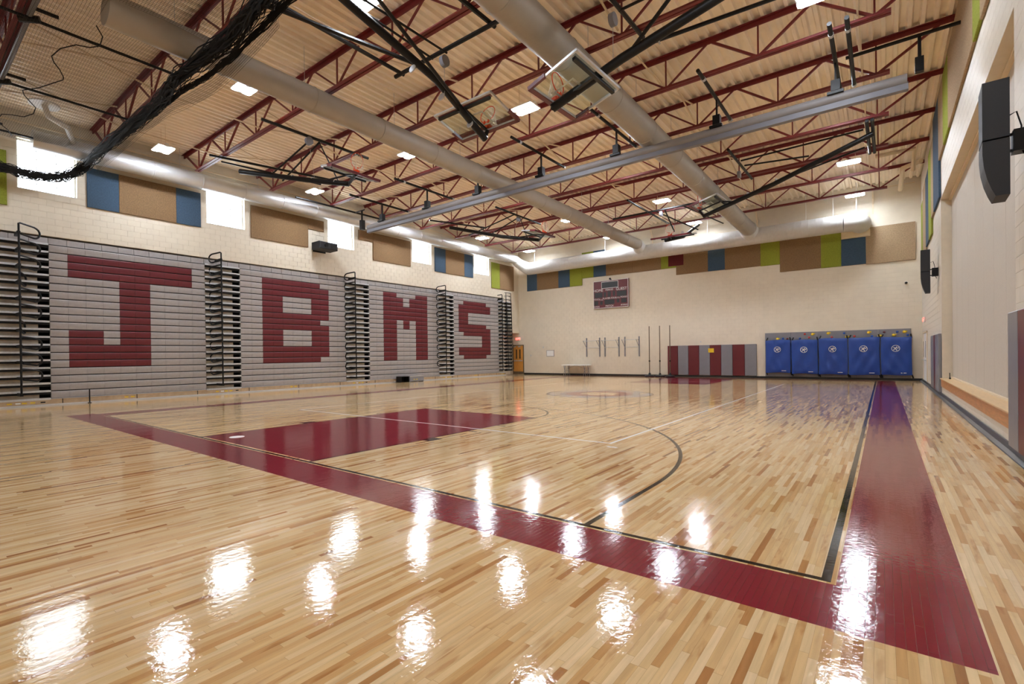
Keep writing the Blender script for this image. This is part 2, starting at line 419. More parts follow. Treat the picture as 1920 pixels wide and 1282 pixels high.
# block walls: thin backing + courses of block, 300 nearest as pieces
def block_wall(name, mface, plane, side, u0, u1, v0, v1, holes, back, limit=300, key=None, T=0.006):
    """plane: ('x', value) or ('y', value); side = direction the face looks; back = MB of the wall body"""
    body = struct(back, name, M_joint)
    BLK, H, J = 0.4064, 0.2032, 0.003
    out = []
    nrow = int((v1-v0)/H)+2
    for i in range(nrow):
        za = v0+i*H; zb = min(za+H, v1)
        if zb-za < 0.02: continue
        ofs = (i % 2)*BLK/2
        k = int(math.floor((u0-ofs)/BLK))-1
        while k*BLK+ofs < u1:
            a = max(k*BLK+ofs, u0); b = min(k*BLK+ofs+BLK, u1); k += 1
            if b-a < 0.02: continue
            rects = [(a, b, za, zb)]
            for (h0, h1, g0, g1) in holes:
                new = []
                for (p, q, s, t) in rects:
                    if q <= h0 or p >= h1 or t <= g0 or s >= g1: new.append((p, q, s, t)); continue
                    if p < h0: new.append((p, h0, s, t))
                    if q > h1: new.append((h1, q, s, t))
                    pm, qm = max(p, h0), min(q, h1)
                    if s < g0: new.append((pm, qm, s, g0))
                    if t > g1: new.append((pm, qm, g1, t))
                rects = new
            for rct in rects:
                if rct[1]-rct[0] > 0.015 and rct[3]-rct[2] > 0.015: out.append(rct)
    ax, val = plane
    def mk(mb, rct):
        a, b, s, t = rct; j = J/2
        lo, hi = (val-0.002, val+T) if side > 0 else (val-T, val+0.002)
        if ax == 'x': mb.bevbox(lo, hi, a+j, b-j, s+j, t-j, 0.0015, 0, side)
        else: mb.bevbox(a+j, b-j, lo, hi, s+j, t-j, 0.0015, 1, side)
        return mb
    out.sort(key=key)
    for rct in out[:limit]: mk(MB(), rct).build('block', mface, body)
    if len(out) > limit:
        mb = MB()
        for rct in out[limit:]: mk(mb, rct)
        mb.build('block_courses', mface, body, kind='stuff')
    return body

WIN = [(-0.91, 0.60), (4.76, 6.30), (10.42, 11.97), (16.05, 17.62), (21.68, 23.28)]
WZ0, WZ1 = 6.93, 8.52
# left wall (upper part; the seating is parked in the recess below it)
lw = MB()
TH = 0.35
ys = [YN]+[v for p in WIN for v in p]+[YF+0.1]
lw.box(XL-TH, XL, YN, YF+0.1, WZ1, ZC+0.3)
lw.box(XL-TH, XL, YN, 24.95, SB, WZ0)
lw.box(XL-TH, XL, 24.95, YF+0.1, 3.05, WZ0)
for i in range(0, len(ys), 2): lw.box(XL-TH, XL, ys[i], ys[i+1], WZ0, WZ1)
lw.box(-6.45, XL-TH, 24.95, YF+0.1, 3.05, 3.3)
lw.box(-6.45, XL-TH, YN, 24.95, SB, SB+0.2)
lw.box(-6.6, -6.3, YN, YF+0.1, 0.0, SB+0.2)
holes = [(a, b, WZ0, WZ1) for a, b in WIN]+[(YN, 24.95, 0, SB)]
block_wall('wall_left', M_wall, ('x', XL), 1, -6.0, YF, 3.05, ZC, holes, lw, key=lambda r: (r[0]-2)**2+(r[2]-5.5)**2*3)
# far wall
fwb = MB().box(-6.6, 17.3, YF, YF+0.3, -0.2, ZC+0.3)
block_wall('wall_far', M_wall, ('y', YF), -1, -6.3, XR, 0.0, ZC, [(-6.0, -5.05, 0, 2.16), (-6.3, XL, 3.05, ZC)], fwb, key=lambda r: (r[0]-14)**2+(r[2]-2)**2*2)
# near wall, never in view
struct(MB().box(-6.6, 17.3, YN-0.3, YN, -0.2, ZC+0.3), 'wall_near', M_wall)
# right wall with the stage opening
OY0, OY1, OZ0, OZ1 = 5.95, 16.95, 0.56, 6.0
rw = MB()
rw.box(XR, XR+0.4, YN, OY0, -0.2, ZC+0.3).box(XR, XR+0.4, OY1, YF, -0.2, ZC+0.3)
rw.box(XR, XR+0.4, OY0, OY1, OZ1, ZC+0.3).box(XR, XR+0.4, OY0, OY1, -0.2, 0.30)
rw.box(XR+0.4, XR+0.6, OY0-0.2, OY1+0.2, -0.2, OZ1+0.2)
block_wall('wall_right', M_wallR, ('x', XR), -1, -1.5, YF, 0.0, ZC, [(OY0, OY1, 0.30, OZ1), (23.4, 25.9, 0, 2.2)], rw, key=lambda r: (r[0]-3.5)**2+(r[2]-3)**2)

# ceiling: corrugated deck, ribs along y
PIT_ = 0.245; cd = MB()
prof = []
xx = -6.0
while xx < 17.2:
    prof += [(xx, ZC), (xx+0.075, ZC), (xx+0.105, ZC+0.085), (xx+0.215, ZC+0.085)]; xx += PIT_
poly = prof+[(xx, ZC), (xx, ZC+0.2), (-6.0, ZC+0.2)]
n0 = len(cd.v)
for yy in (YN, YF+0.05):
    cd.v += [(p[0], yy, p[1]) for p in poly]
kk = len(poly)
cd.f += [(i, (i+1) % kk, kk+(i+1) % kk, kk+i) for i in range(kk)]
struct(cd, 'ceiling', M_deck)

# ---------------------------------------------------------------- windows
for i, (a, b) in enumerate(WIN):
    wf = MB(); xg = XL-0.20; f = 0.045
    wf.box(xg-0.04, xg+0.04, a, a+f, WZ0, WZ1).box(xg-0.04, xg+0.04, b-f, b, WZ0, WZ1)
    wf.box(xg-0.04, xg+0.04, a, b, WZ0, WZ0+f).box(xg-0.04, xg+0.04, a, b, WZ1-f, WZ1)
    win = struct(wf, 'window_%d' % (i+1), M_winpaint)
    bars = MB(); t = 0.02
    for k in (1, 2): y = a+(b-a)*k/3; bars.box(xg-0.012, xg+0.012, y-t/2, y+t/2, WZ0, WZ1)
    for k in range(1, 6): z = WZ0+(WZ1-WZ0)*k/6; bars.box(xg-0.012, xg+0.012, a, b, z-t/2, z+t/2)
    bars.build('glazing_bars', M_winpaint if i != 2 else M_vgrey, win)
    for ci in range(3):
        for ri in range(6):
            y0 = a+f+(b-a-2*f)*ci/3; y1 = a+f+(b-a-2*f)*(ci+1)/3; z0 = WZ0+f+(WZ1-WZ0-2*f)*ri/6; z1 = WZ0+f+(WZ1-WZ0-2*f)*(ri+1)/6
            MB().box(xg-0.003, xg+0.003, y0+0.006, y1-0.006, z0+0.006, z1-0.006).build('pane', M_glass, win)
    MB().box(XL-TH, XL+0.015, a, b, WZ0-0.02, WZ0+0.005).build('sill', M_white, win)
    # daylight through this window (portal: guides the sky's own light, adds none)
    ld = bpy.data.lights.new('window_daylight', 'AREA'); ld.shape = 'RECTANGLE'; ld.size = b-a; ld.size_y = WZ1-WZ0
    ld.cycles.is_portal = True
    lo = bpy.data.objects.new('window_daylight', ld); COL.objects.link(lo)
    lo.location = (XL-TH-0.02, (a+b)/2, (WZ0+WZ1)/2); lo.rotation_euler = (math.pi/2, 0, -math.pi/2)

# ---------------------------------------------------------------- baseboards
struct(MB().box(-5.05, XR-0.02, YF-0.025, YF-0.012, 0, 0.11), 'baseboard_far', M_base)
bb = MB().prism([(XR-0.012, 0), (XR-0.105, 0), (XR-0.10, 0.012), (XR-0.045, 0.035), (XR-0.03, 0.115), (XR-0.012, 0.115)], -6.0, YF-0.03, 1)
struct(bb, 'baseboard_right', M_baseg)

# ---------------------------------------------------------------- roof joists
ZB0, ZB1, ZT0, ZT1 = 8.47, 8.56, 9.25, 9.375
nodes = [15.45-2.17*i for i in range(10)]
jn = 0
def joist(y, label):
    t = thing('roof_joist', label, 'roof joist', (5.8, y, ZB0), 'red roof joists')
    MB().bar((-5.44, y-0.05, ZT1-0.012), (XR-0.012, y-0.05, ZT1-0.012), 0.10, 0.014).bar((-5.44, y-0.012, ZT0+0.06), (XR-0.012, y-0.012, ZT0+0.06), 0.014, 0.11)\
        .bar((-5.44, y+0.05, ZT1-0.012), (XR-0.012, y+0.05, ZT1-0.012), 0.10, 0.014).bar((-5.44, y+0.012, ZT0+0.06), (XR-0.012, y+0.012, ZT0+0.06), 0.014, 0.11).build('top_chord', M_steel, t)
    xl, xr = -4.25, 15.72
    MB().bar((xl, y-0.055, ZB0+0.006), (xr, y-0.055, ZB0+0.006), 0.085, 0.012).bar((xl, y-0.018, ZB0+0.05), (xr, y-0.018, ZB0+0.05), 0.012, 0.09)\
        .bar((xl, y+0.055, ZB0+0.006), (xr, y+0.055, ZB0+0.006), 0.085, 0.012).bar((xl, y+0.018, ZB0+0.05), (xr, y+0.018, ZB0+0.05), 0.012, 0.09).build('bottom_chord', M_steel, t)
    for i, xn in enumerate(nodes):
        wdt = 0.055 if (i < 2 or i > 7) else 0.042
        xa = xn+1.085; xb = xn-1.085
        if i == 0: xa = 16.7
        if i == 9: xb = -5.25
        for k, xt in enumerate((xa, xb)):
            dv = 0.05 if xt > xn else -0.05
            MB().bar((xn+dv, y, ZB0+0.07), (xt-dv, y, ZT0+0.03), wdt, wdt).build('web_diagonal', M_steel, t)
        MB().bar((xn, y, ZB0+0.08), (xn, y, ZT0+0.03), 0.035, 0.035).build('web_post', M_steel, t)
    return t
JL = ['over the batting net, behind its first rope', 'just behind the gathered black net', 'second beyond the gathered net, in front of the near goals',
      'running over the near folded goals', 'first in front of the rolled grey curtain', 'just behind the rolled grey curtain',
      'second beyond the rolled curtain', 'over the far side goals', 'over the far end goal', 'nearest the far wall']
JY = [1.06+2.9*k for k in range(-1, 9)]
for y, l in zip(JY, JL): joist(y, 'red steel roof joist, '+l)

# cream bridging between joists
for xb, pl in ((15.12, 'nearest the right wall'), (11.0, 'beside the right hand long duct'), (6.3, 'between the two long ceiling ducts'), (0.6, 'left of the middle ceiling duct'), (-2.5, 'nearest the window wall')):
    t = thing('joist_bridging', 'cream diagonal bracing between red joists, line '+pl, 'bracing', (xb, 1.06, 8.6), 'cream bracing lines')
    for k in range(len(JY)-1):
        ya, yb = JY[k]+0.06, JY[k+1]-0.06
        if k % 2 == 0 or xb > 14:
            MB().bar((xb, ya, 8.62), (xb, yb, 9.2), 0.035, 0.035).build('brace', M_cream, t)
            MB().bar((xb+0.05, yb, 8.62), (xb+0.05, ya, 9.2), 0.035, 0.035).build('brace', M_cream, t)
        else:
            MB().bar((xb, ya, 8.62), (xb, yb, 8.62), 0.03, 0.03).build('brace', M_cream, t)

# ---------------------------------------------------------------- ceiling lamps
LX = [-3.4, 2.55, 7.5, 14.57]; LY = [2.55, 8.4, 14.3, 20.0, 25.2]
colname = ['by the window wall', 'beside the middle duct', 'beside the right hand long duct', 'by the stage wall']
rowname = ['row over the batting net end', 'row over the near goals', 'row just beyond the rolled curtain', 'row over the far side goals', 'row nearest the far wall']
def lamp(x, y, label, z=8.62):
    t = thing('ceiling_lamp', label, 'ceiling lamp', (x, y, z), 'twin lens ceiling lamps')
    MB().box(x-0.36, x+0.36, y-0.05, y+0.05, z+0.05, z+0.12).box(x-0.37, x+0.37, y-0.26, y+0.26, z+0.012, z+0.05).build('housing', M_white, t)
    hs = t.children[0]
    for s in (-1, 1):
        m = MB(); seg = 5; pts = []
        hw, hl, r = 0.095, 0.34, 0.07
        for cx, cy, a0 in ((hl-r, hw-r, 0), (-hl+r, hw-r, 90), (-hl+r, -hw+r, 180), (hl-r, -hw+r, 270)):
            for q in range(seg): a = math.radians(a0+90*q/(seg-1)); pts.append((x+cx+r*math.cos(a), y+s*0.16+cy+r*math.sin(a)))
        m.prism(pts, z, z+0.0119, 2); m.build('lens', M_lens, hs)
    MB().tube([(x-0.2, y, z+0.12), (x-0.2, y, ZC)], 0.006, 4).tube([(x+0.2, y, z+0.12), (x+0.2, y, ZC)], 0.006, 4).build('hanger', M_cream, t)
for j, y in enumerate(LY):
    for i, x in enumerate(LX): lamp(x, y, 'white ceiling lamp %s, %s' % (colname[i], rowname[j]))
for i, x in enumerate(LX): lamp(x, -3.3, 'bright white twin lens lamp %s, over the batting net' % colname[i]) if i != 1 else None

# ---------------------------------------------------------------- ducts
def cyl_duct(name, label, p0, p1, D, m, seams, capped=(True, False), seg=28):
    t = thing(name, label, 'air duct', p0)
    a, b = Vector(p0), Vector(p1)
    MB().tube([a, b], D/2, seg).build('duct_skin', m, t, smooth=True)
    L = (b-a).length; d = (b-a).normalized()
    k = seams
    while k < L-0.5:
        MB().tube([a+d*(k-0.02), a+d*(k-0.008), a+d*(k+0.008), a+d*(k+0.02)], [D/2+0.001, D/2+0.012, D/2+0.012, D/2+0.001], seg).build('seam_band', m, t, smooth=True)
        k += seams
    # hanger straps to the roof
    k = 1.2
    while k < L:
        p = a+d*k; MB().tube([(p.x, p.y, p.z+D/2-0.02), (p.x, p.y, ZC)], 0.006, 4).build('hanger', M_silver, t); k += 3.0
    return t
cyl_duct('long_duct', 'silvery round fabric duct running along the window wall', (-4.9, -0.62, 8.36), (-4.62, 25.25, 8.2), 0.60, M_duct, 1.65)
cyl_duct('long_duct', 'grey round fabric duct over the middle of the court', (4.2, -0.95, 8.13), (4.25, 25.3, 7.95), 0.62, M_duct2, 2.2)
cyl_duct('long_duct', 'grey round fabric duct over the right half of the court', (10.1, -6.0, 8.24), (10.15, 25.3, 7.85), 0.72, M_duct2, 2.4)
fd = thing('cross_duct', 'pale round metal duct running along the far wall', 'air duct', (5, 25.9, 7.5))
fz = 7.55
MB().tube([(-3.7, 25.9, fz), (14.1, 25.9, fz)], 0.425, 32).build('duct_skin', M_ductgal, fd, smooth=True)
for k in range(60):
    x = -3.5+k*0.295
    MB().tube([(x-0.012, 25.9, fz), (x, 25.9, fz), (x+0.012, 25.9, fz)], [0.426, 0.431, 0.426], 32).build('rib_band', M_ductgal, fd, smooth=True)
# elbow joining the wall duct
el = []
for q in range(9):
    a = math.radians(90*q/8); el.append((-3.9-0.70*math.sin(a)+0.0, 25.9-0.0-0.62*(1-math.cos(a)), fz+0.62*(q/8)))
MB().tube([(-3.6, 25.9, fz)]+el+[(-4.62, 25.2, 8.2)], [0.425, 0.425]+[0.425-0.12*q/8 for q in range(1, 9)]+[0.305], 28).build('elbow', M_ductgal, fd, smooth=True)
for x, z, r in ((4.25, 7.95, 0.33), (10.15, 7.85, 0.40)):
    MB().tube([(x, 25.2, z), (x, 25.3, z), (x, 25.75, fz+0.15)], [r, r, r+0.05], 28).build('branch_collar', M_ductgal, fd, smooth=True)
end = [(14.1+0.62*math.sin(math.radians(a)), 25.9+0.62*(1-math.cos(math.radians(a))), fz) for a in range(0, 91, 10)]
MB().tube(end+[(14.72, YF-0.05, fz)], 0.425, 32).build('end_elbow', M_ductgal, fd, smooth=True)
MB().box(14.0, 15.06, YF-0.13, YF-0.066, 6.98, 8.08).build('wall_collar', M_cream, fd)
MB().box(13.97, 15.09, YF-0.09, YF-0.066, 6.95, 8.11).build('collar_flange', M_cream, fd)
for x in (-3.4, 1.9, 8.0, 12.6, 13.7, 14.6):
    MB().tube([(x, 25.9, fz+0.42), (x, 25.9, ZC)], 0.012, 6).build('hanger', M_white, fd)

# cream pipework on the walls
def pipe(pts, r, label, m=M_cream, name='wall_pipe'):
    o = MB().tube(pts, r, 8).build(name, m, smooth=True); return tag(o, label, 'pipe')
pipe([(XL+0.08, -6, 8.98), (XL+0.08, 26.7, 8.98)], 0.03, 'thin cream pipe running along the window wall above its duct')
pipe([(-5.3, YF-0.08, 9.15), (16.7, YF-0.08, 9.15)], 0.025, 'thin cream conduit running high along the far wall')
pipe([(16.2, YF-0.15, 8.9), (16.2, 23.2, 8.9), (16.75, 22.6, 8.9)], 0.09, 'thick cream pipe in the far right ceiling corner')
pipe([(15.35, 21.5, 9.1), (16.5, 21.5, 9.1), (16.5, 22.6, 8.6)], 0.08, 'thick cream sprinkler main turning down by the right wall')
for x, l in ((4.6, 'left'), (10.3, 'middle'), (15.2, 'right')):
    bx = thing('wall_bracket', 'cream steel bracket holding the %s end of the last joist run' % l, 'bracket', (x, YF-0.02, 8.4), 'cream brackets on far wall')
    MB().bar((x, YF-0.02, 8.45), (x, YF-0.55, 9.25), 0.05, 0.06, (1, 0, 0)).bar((x, YF-0.03, 8.0), (x, YF-0.03, 8.6), 0.06, 0.03, (0, 1, 0)).build('arm', M_cream, bx)

# ---------------------------------------------------------------- acoustic panels
def apanel(wall, a, b, z0, z1, m, cname, where, T=0.05, split=True):
    t = thing('acoustic_panel', '%s acoustic wall panel %s' % (cname, where), 'wall panel', ((XL+0.02 if wall == 'L' else (XR-0.02 if wall == 'R' else (a+b)/2)), (a+b)/2 if wall != 'F' else YF-0.02, z0), 'acoustic panels')
    n = max(1, int(round((z1-z0)/1.22))) if split else 1
    for k in range(n):
        p, q = z0+(z1-z0)*k/n, z0+(z1-z0)*(k+1)/n
        mb = MB()
        if wall == 'L': mb.bevbox(XL+0.013, XL+0.013+T, a+0.003, b-0.003, p+0.003, q-0.003, 0.006, 0, 1)
        elif wall == 'R': mb.bevbox(XR-0.013-T, XR-0.013, a+0.003, b-0.003, p+0.003, q-0.003, 0.006, 0, -1)
        else: mb.bevbox(a+0.003, b-0.003, YF-0.013-T, YF-0.013, p+0.003, q-0.003, 0.006, 1, -1)
        mb.build('panel_face', m, t)
    return t
B_, T_, U_, G_, R_ = (M_brownp, 'brown'), (M_tanp, 'tan'), (M_bluep, 'blue'), (M_greenp, 'green'), (M_marp, 'maroon')
for a, b, z0, z1, (m, c), wh in [
    (-2.2, -1.15, 6.30, 8.0, G_, 'left of the window behind the net'), (0.86, 1.78, 6.69, 8.05, U_, 'right of the window behind the net'),
    (1.78, 3.63, 6.69, 8.05, B_, 'between two blue ones, first window bay'), (3.63, 4.52, 6.69, 8.05, U_, 'left of the second window'),
    (6.55, 9.30, 6.65, 8.05, B_, 'big, right of the second window'), (9.30, 10.16, 7.53, 8.05, B_, 'short, left of the barred window'),
    (12.22, 13.16, 7.54, 8.05, B_, 'short, right of the barred window'), (13.16, 15.88, 6.60, 8.05, B_, 'big, left of the fourth window'),
    (17.88, 18.83, 6.58, 8.05, U_, 'right of the fourth window'), (18.83, 20.61, 6.58, 8.05, B_, 'between two blue ones, fourth window bay'),
    (20.61, 21.50, 6.58, 8.05, U_, 'left of the fifth window'), (23.50, 24.45, 6.12, 7.92, G_, 'right of the fifth window'),
    (24.45, 26.18, 6.12, 7.92, B_, 'at the far end of the window wall')]:
    apanel('L', a, b, z0, z1, m, c, wh)
for a, b, z0, z1, (m, c), wh in [
    (-4.65, -3.79, 6.10, 7.45, U_, 'first from the left on the far wall'), (-3.79, -2.02, 6.10, 7.45, B_, 'second from the left on the far wall'),
    (-2.02, -1.13, 6.10, 7.45, U_, 'third from the left on the far wall'), (-1.13, -0.20, 6.10, 7.45, G_, 'lower left one over the scoreboard left edge'),
    (-0.20, 0.65, 6.56, 8.30, G_, 'taller one rising above the cross duct'), (0.65, 1.53, 6.56, 8.30, U_, 'over the left half of the scoreboard'),
    (1.53, 3.33, 6.55, 7.45, B_, 'over the right half of the scoreboard'), (3.33, 5.11, 6.55, 7.45, B_, 'just right of the scoreboard'),
    (5.11, 5.56, 6.55, 7.45, G_, 'narrow, left of the maroon one'), (5.56, 6.0, 6.55, 6.65, G_, 'tiny strip under the maroon one'),
    (6.0, 7.78, 6.10, 7.45, B_, 'behind and right of the maroon one'),
    (7.78, 8.67, 6.10, 7.45, U_, 'above the striped wall pads'), (8.67, 10.44, 6.08, 7.45, B_, 'right of the blue one above the striped pads'),
    (10.44, 11.34, 6.06, 7.45, G_, 'above the gap left of the blue mats'), (11.34, 13.13, 5.64, 7.45, B_, 'between the two tall green ones'),
    (13.13, 13.96, 5.63, 7.45, G_, 'left of the duct wall collar'), (13.96, 14.92, 5.63, 6.94, U_, 'under the duct wall collar'),
    (14.92, 16.72, 5.60, 7.36, T_, 'big, in the far right corner')]:
    apanel('F', a, b, z0, z1, m, c, wh)
mp_ = thing('acoustic_panel', 'maroon acoustic wall panel standing proud beside the narrow green one', 'wall panel', (6.0, YF-0.06, 6.65), 'acoustic panels')
MB().bevbox(5.56, 6.43, YF-0.10, YF-0.064, 6.65, 7.41, 0.006, 1, -1).build('panel_face', M_marp, mp_)
for a, b, z0, z1, (m, c), wh in [
    (5.2, 8.4, 7.1, 9.1, T_, 'nearest, over the stage opening on the right wall'), (8.4, 9.3, 7.15, 9.1, G_, 'beside the nearest tan one on the right wall'),
    (9.3, 13.9, 7.15, 9.1, T_, 'long, over the stage opening middle'), (13.9, 15.3, 7.15, 9.1, G_, 'over the far part of the stage opening'),
    (15.3, 16.8, 7.15, 9.1, T_, 'near the far jamb of the stage opening'), (16.8, 18.9, 6.05, 9.1, U_, 'tall, past the stage opening far jamb'),
    (18.9, 19.9, 6.05, 8.6, T_, 'narrow, past the tall blue one'), (19.9, 21.2, 5.5, 8.6, G_, 'left of the far loudspeaker'),
    (21.2, 22.8, 5.5, 8.2, U_, 'second from the far right corner'), (22.8, 24.6, 5.0, 8.2, T_, 'above the exit door on the right wall'), (24.6, 25.8, 5.0, 7.8, G_, 'nearest the corner on the right wall')]:
    apanel('R', a, b, z0, z1, m, c, wh, split=False)

# ---------------------------------------------------------------- bleachers
XB = -5.40
RH, NR, Z0 = 0.2515, 20, 0.22
MODW = 0.48
J = ['..........', '.XXXXXXXX.', '.XXXXXXXX.', '.XXXXXXXX.']+['....XX....']*7+['.XX.XX....']*2+['.XXXXX....']*3+['..........']*4
B = ['...........', '..XXXXXX...', '..XXXXXXX..', '..XXXXXXX..']+['..XX...XX..']*3+['..XXXXXXX..', '..XXXXXX...', '..XXXXXXX..']+['..XX...XX..']*3+['..XXXXXXX..']*2+['..XXXXXX...']+['...........']*4
Mm = ['...........', '..XX...XX..', '..XXX.XXX..', '..XXX.XXX..']+['..XXXXXXX..']*3+['..XX.X.XX..']*2+['..XX...XX..']*7+['...........']*4
Ss = ['..........', '..XXXXX...', '.XXXXXXX..', '.XXXXXXX..']+['.XX.......']*3+['.XXXXXX...', '.XXXXXXX..', '..XXXXXX..']+['.....XXX..']*0+['......XX..']*3+['.XXXXXXX..']*2+['..XXXXX...']+['..........']*4
Pl = ['..........']*20
def module_mesh(w, m):
    mb = MB(); h = RH-0.030; j = 0.0018
    # profile in x/z, leaning face with rounded top lip
    pr = [(-0.10, 0.0), (-0.005, 0.0), (0.0, 0.012), (0.012, h*0.55), (0.014, h-0.03), (0.006, h-0.006), (-0.012, h), (-0.10, h)]
    n = len(mb.v); k = len(pr)
    for yy in (j, w-j): mb.v += [(p[0], yy, p[1]) for p in pr]
    mb.f += [(i, (i+1) % k, k+(i+1) % k, k+i) for i in range(k)]
    mb.f += [tuple(range(k))[::-1], tuple(k+i for i in range(k))]
    return mb.mesh('seat_module', m)
def section(label, y0, y1, grid):
    n = len(grid[0]); w_ = (y1-y0)/n
    t = thing('bleacher_section', label, 'bleachers', (XB, (y0+y1)/2, 0), 'stowed bleacher sections')
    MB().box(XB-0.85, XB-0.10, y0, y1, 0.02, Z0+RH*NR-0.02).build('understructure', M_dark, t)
    mg, mm = module_mesh(w_, M_grey), module_mesh(w_, M_mar)
    for r in range(NR):
        z = Z0+RH*(NR-1-r)
        for c in range(n):
            inst('seat_module', mm if grid[r][c] == 'X' else mg, t, (XB, y0+c*w_, z+0.006))
        MB().box(XB-0.10, XB-0.02, y0, y1, z+RH-0.022, z+RH+0.004).build('row_gap_strip', M_dark, t)  # near-black strip, shade of the gap between rows put in as colour
    # top row backrests behind the front face
    for c in range(n):
        MB().bevbox(XL-0.11, XL-0.02, y0+c*w_+0.004, y0+(c+1)*w_-0.004, Z0+RH*NR-0.01, Z0+RH*NR+0.21, 0.008, 0, 1).build('top_backrest', M_grey, t)
    # plinth
    MB().box(XB-0.04, XB+0.02, y0, y1, 0.045, Z0-0.02).build('skirt_board', M_tan, t)
    MB().box(XB-0.05, XB+0.05, y0, y1, 0.0, 0.045).build('floor_rail', M_silver, t)
    MB().box(XB-0.05, XB+0.045, y0, y1, Z0-0.02, Z0-0.002).build('skirt_cap', M_silver, t)
    for q in (0.06, 0.5, 0.93): MB().box(XB+0.018, XB+0.024, y0+(y1-y0)*q-0.012, y0+(y1-y0)*q+0.012, 0.045, Z0-0.02).build('skirt_joint', M_black, t)
    for q in (0.42, 0.46): MB().box(XB+0.02, XB+0.023, y0+(y1-y0)*q, y0+(y1-y0)*q+0.12, 0.10, 0.14).build('warning_sticker', M_yel, t)
    return t
def aisle(label, y0, y1, rail_y, kind):
    t = thing('bleacher_aisle', label, 'bleacher steps', (XB, (y0+y1)/2, 0), 'stowed bleacher aisles')
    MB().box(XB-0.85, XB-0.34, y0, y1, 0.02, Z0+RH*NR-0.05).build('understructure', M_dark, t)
    for r in range(NR+1):
        z = Z0+RH*r-0.04
        MB().box(XB-0.26, XB+0.03, y0+0.01, y1-0.01, z, z+0.06).build('step_tread', M_tread, t)
        if r: MB().box(XB-0.30, XB-0.01, y0+0.01, y1-0.01, z-0.07, z-0.002).build('tread_gap_shade', M_dark, t)  # near-black box painting in the shaded gap below each tread
        if r < NR:
            MB().box(XB-0.16, XB-0.09, y0+0.01, y1-0.28*min(1, (y1-y0)/1.4), z+0.06, z+RH-0.07).build('riser_board', M_riser, t)
    for i, c in enumerate(range(NR+1)):
        if c == NR: continue
    n = max(1, int(round((y1-y0)/MODW)))
    for c in range(n):
        a = y0+(y1-y0)*c/n; b = y0+(y1-y0)*(c+1)/n
        MB().bevbox(XL-0.11, XL-0.02, a+0.004, b-0.004, Z0+RH*NR-0.01, Z0+RH*NR+0.21, 0.008, 0, 1).build('top_backrest', M_grey, t)
    MB().box(XB-0.04, XB+0.02, y0, y1, 0.045, Z0-0.02).build('skirt_board', M_tan, t)
    MB().box(XB-0.05, XB+0.05, y0, y1, 0.0, 0.045).build('floor_rail', M_silver, t)
    mid = (y0+y1)/2; sq = min(1, (y1-y0)/1.4)
    for k, (dy, mm) in enumerate(((-0.35, M_yel), (-0.15, M_white), (0.0, M_yel), (0.2, M_yel), (0.45, M_black))):
        MB().box(XB+0.02, XB+0.023, mid+dy*sq, mid+dy*sq+0.12*sq, 0.09, 0.13).build('warning_sticker', mm, t)
    MB().box(XB+0.0, XB+0.003, mid+0.12*sq, mid+0.27*sq, Z0+RH*4-0.03, Z0+RH*4+0.01).build('warning_sticker', M_red, t)
    MB().box(XB+0.0, XB+0.003, mid-0.55*sq, mid-0.4*sq, Z0+RH*4-0.03, Z0+RH*4+0.01).build('warning_sticker', M_yel, t)
    return t
section('all-grey stowed bleacher section at the left edge, next to the J section', -6.5, -1.62, Pl)
aisle('stowed bleacher steps left of the maroon letter J', -1.62, -0.18, 0, 0)
section('grey stowed bleacher section showing a maroon letter J', -0.18, 4.62, J)
aisle('stowed bleacher steps between letters J and B', 4.62, 6.03, 0, 0)
section('grey stowed bleacher section showing a maroon letter B', 6.03, 11.32, B)
aisle('stowed bleacher steps between letters B and M', 11.32, 12.83, 0, 0)
section('grey stowed bleacher section showing a maroon letter M', 12.83, 18.12, Mm)
aisle('stowed bleacher steps between letters M and S', 18.12, 19.5, 0, 0)
section('grey stowed bleacher section showing a maroon letter S', 19.5, 24.22, Ss)
aisle('stowed bleacher steps at the far end past letter S', 24.22, 25.0, 0, 0)

def loop(z, dx, dy, L, h, x0, y0, drop=0.0):
    """a U of tube leaving the post at height z"""
    pts = [(x0, y0, z-0.05)]
    R_ = h/2
    for (s, dz) in ((0.0, -0.03), (0.04, 0.0), (L-R_, 0.0-drop*0.8)):
        pts.append((x0+dx*s, y0+dy*s, z+dz))
    for q in range(1, 8):
        a = math.pi*q/8; s = L-R_+R_*math.sin(a); pts.append((x0+dx*s, y0+dy*s, z-drop-R_*(1-math.cos(a))))
    pts += [(x0+dx*(L-R_), y0+dy*(L-R_), z-h-drop), (x0+dx*0.06, y0+dy*0.06, z-h)]
    return pts
def rail(label, x0, y0, dirs):
    t = thing('aisle_handrail', label, 'handrail', (x0, y0, 0.3), 'black aisle handrails')
    MB().tube([(x0, y0, 0.38), (x0, y0, 5.65)], 0.028, 8).build('post', M_black, t, smooth=True)
    for k in range(10):
        z = 5.70-0.5*k; dx, dy = dirs[k] if k < len(dirs) else dirs[-1]
        n = math.hypot(dx, dy); dx /= n; dy /= n
        MB().tube(loop(z, dx, dy, 0.60, 0.33, x0, y0, 0.06), 0.029, 6).build('rail_loop', M_black, t, smooth=True)
    for k in range(11):
        z = 0.36+0.5*k; MB().box(x0-0.52, x0+0.02, y0-0.04, y0+0.04, z, z+0.09).build('bracket', M_black, t)
    return t
A = [(-0.45, 0.9)]*3+[(-0.6, 0.25)]+[(-0.45, 0.9)]*2+[(-0.3, 0.1)]+[(-0.45, 0.9)]*3
rail('black tube handrail left of the letter J', -4.88, -0.97, A)
rail('black tube handrail between letters J and B', -4.85, 5.04, [(-1, -0.45)]*10)
rail('black tube handrail between letters B and M', -4.85, 11.55, [(-1, -0.45)]*10)
rail('black tube handrail between letters M and S', -4.85, 18.2, [(-1, -0.45)]*10)
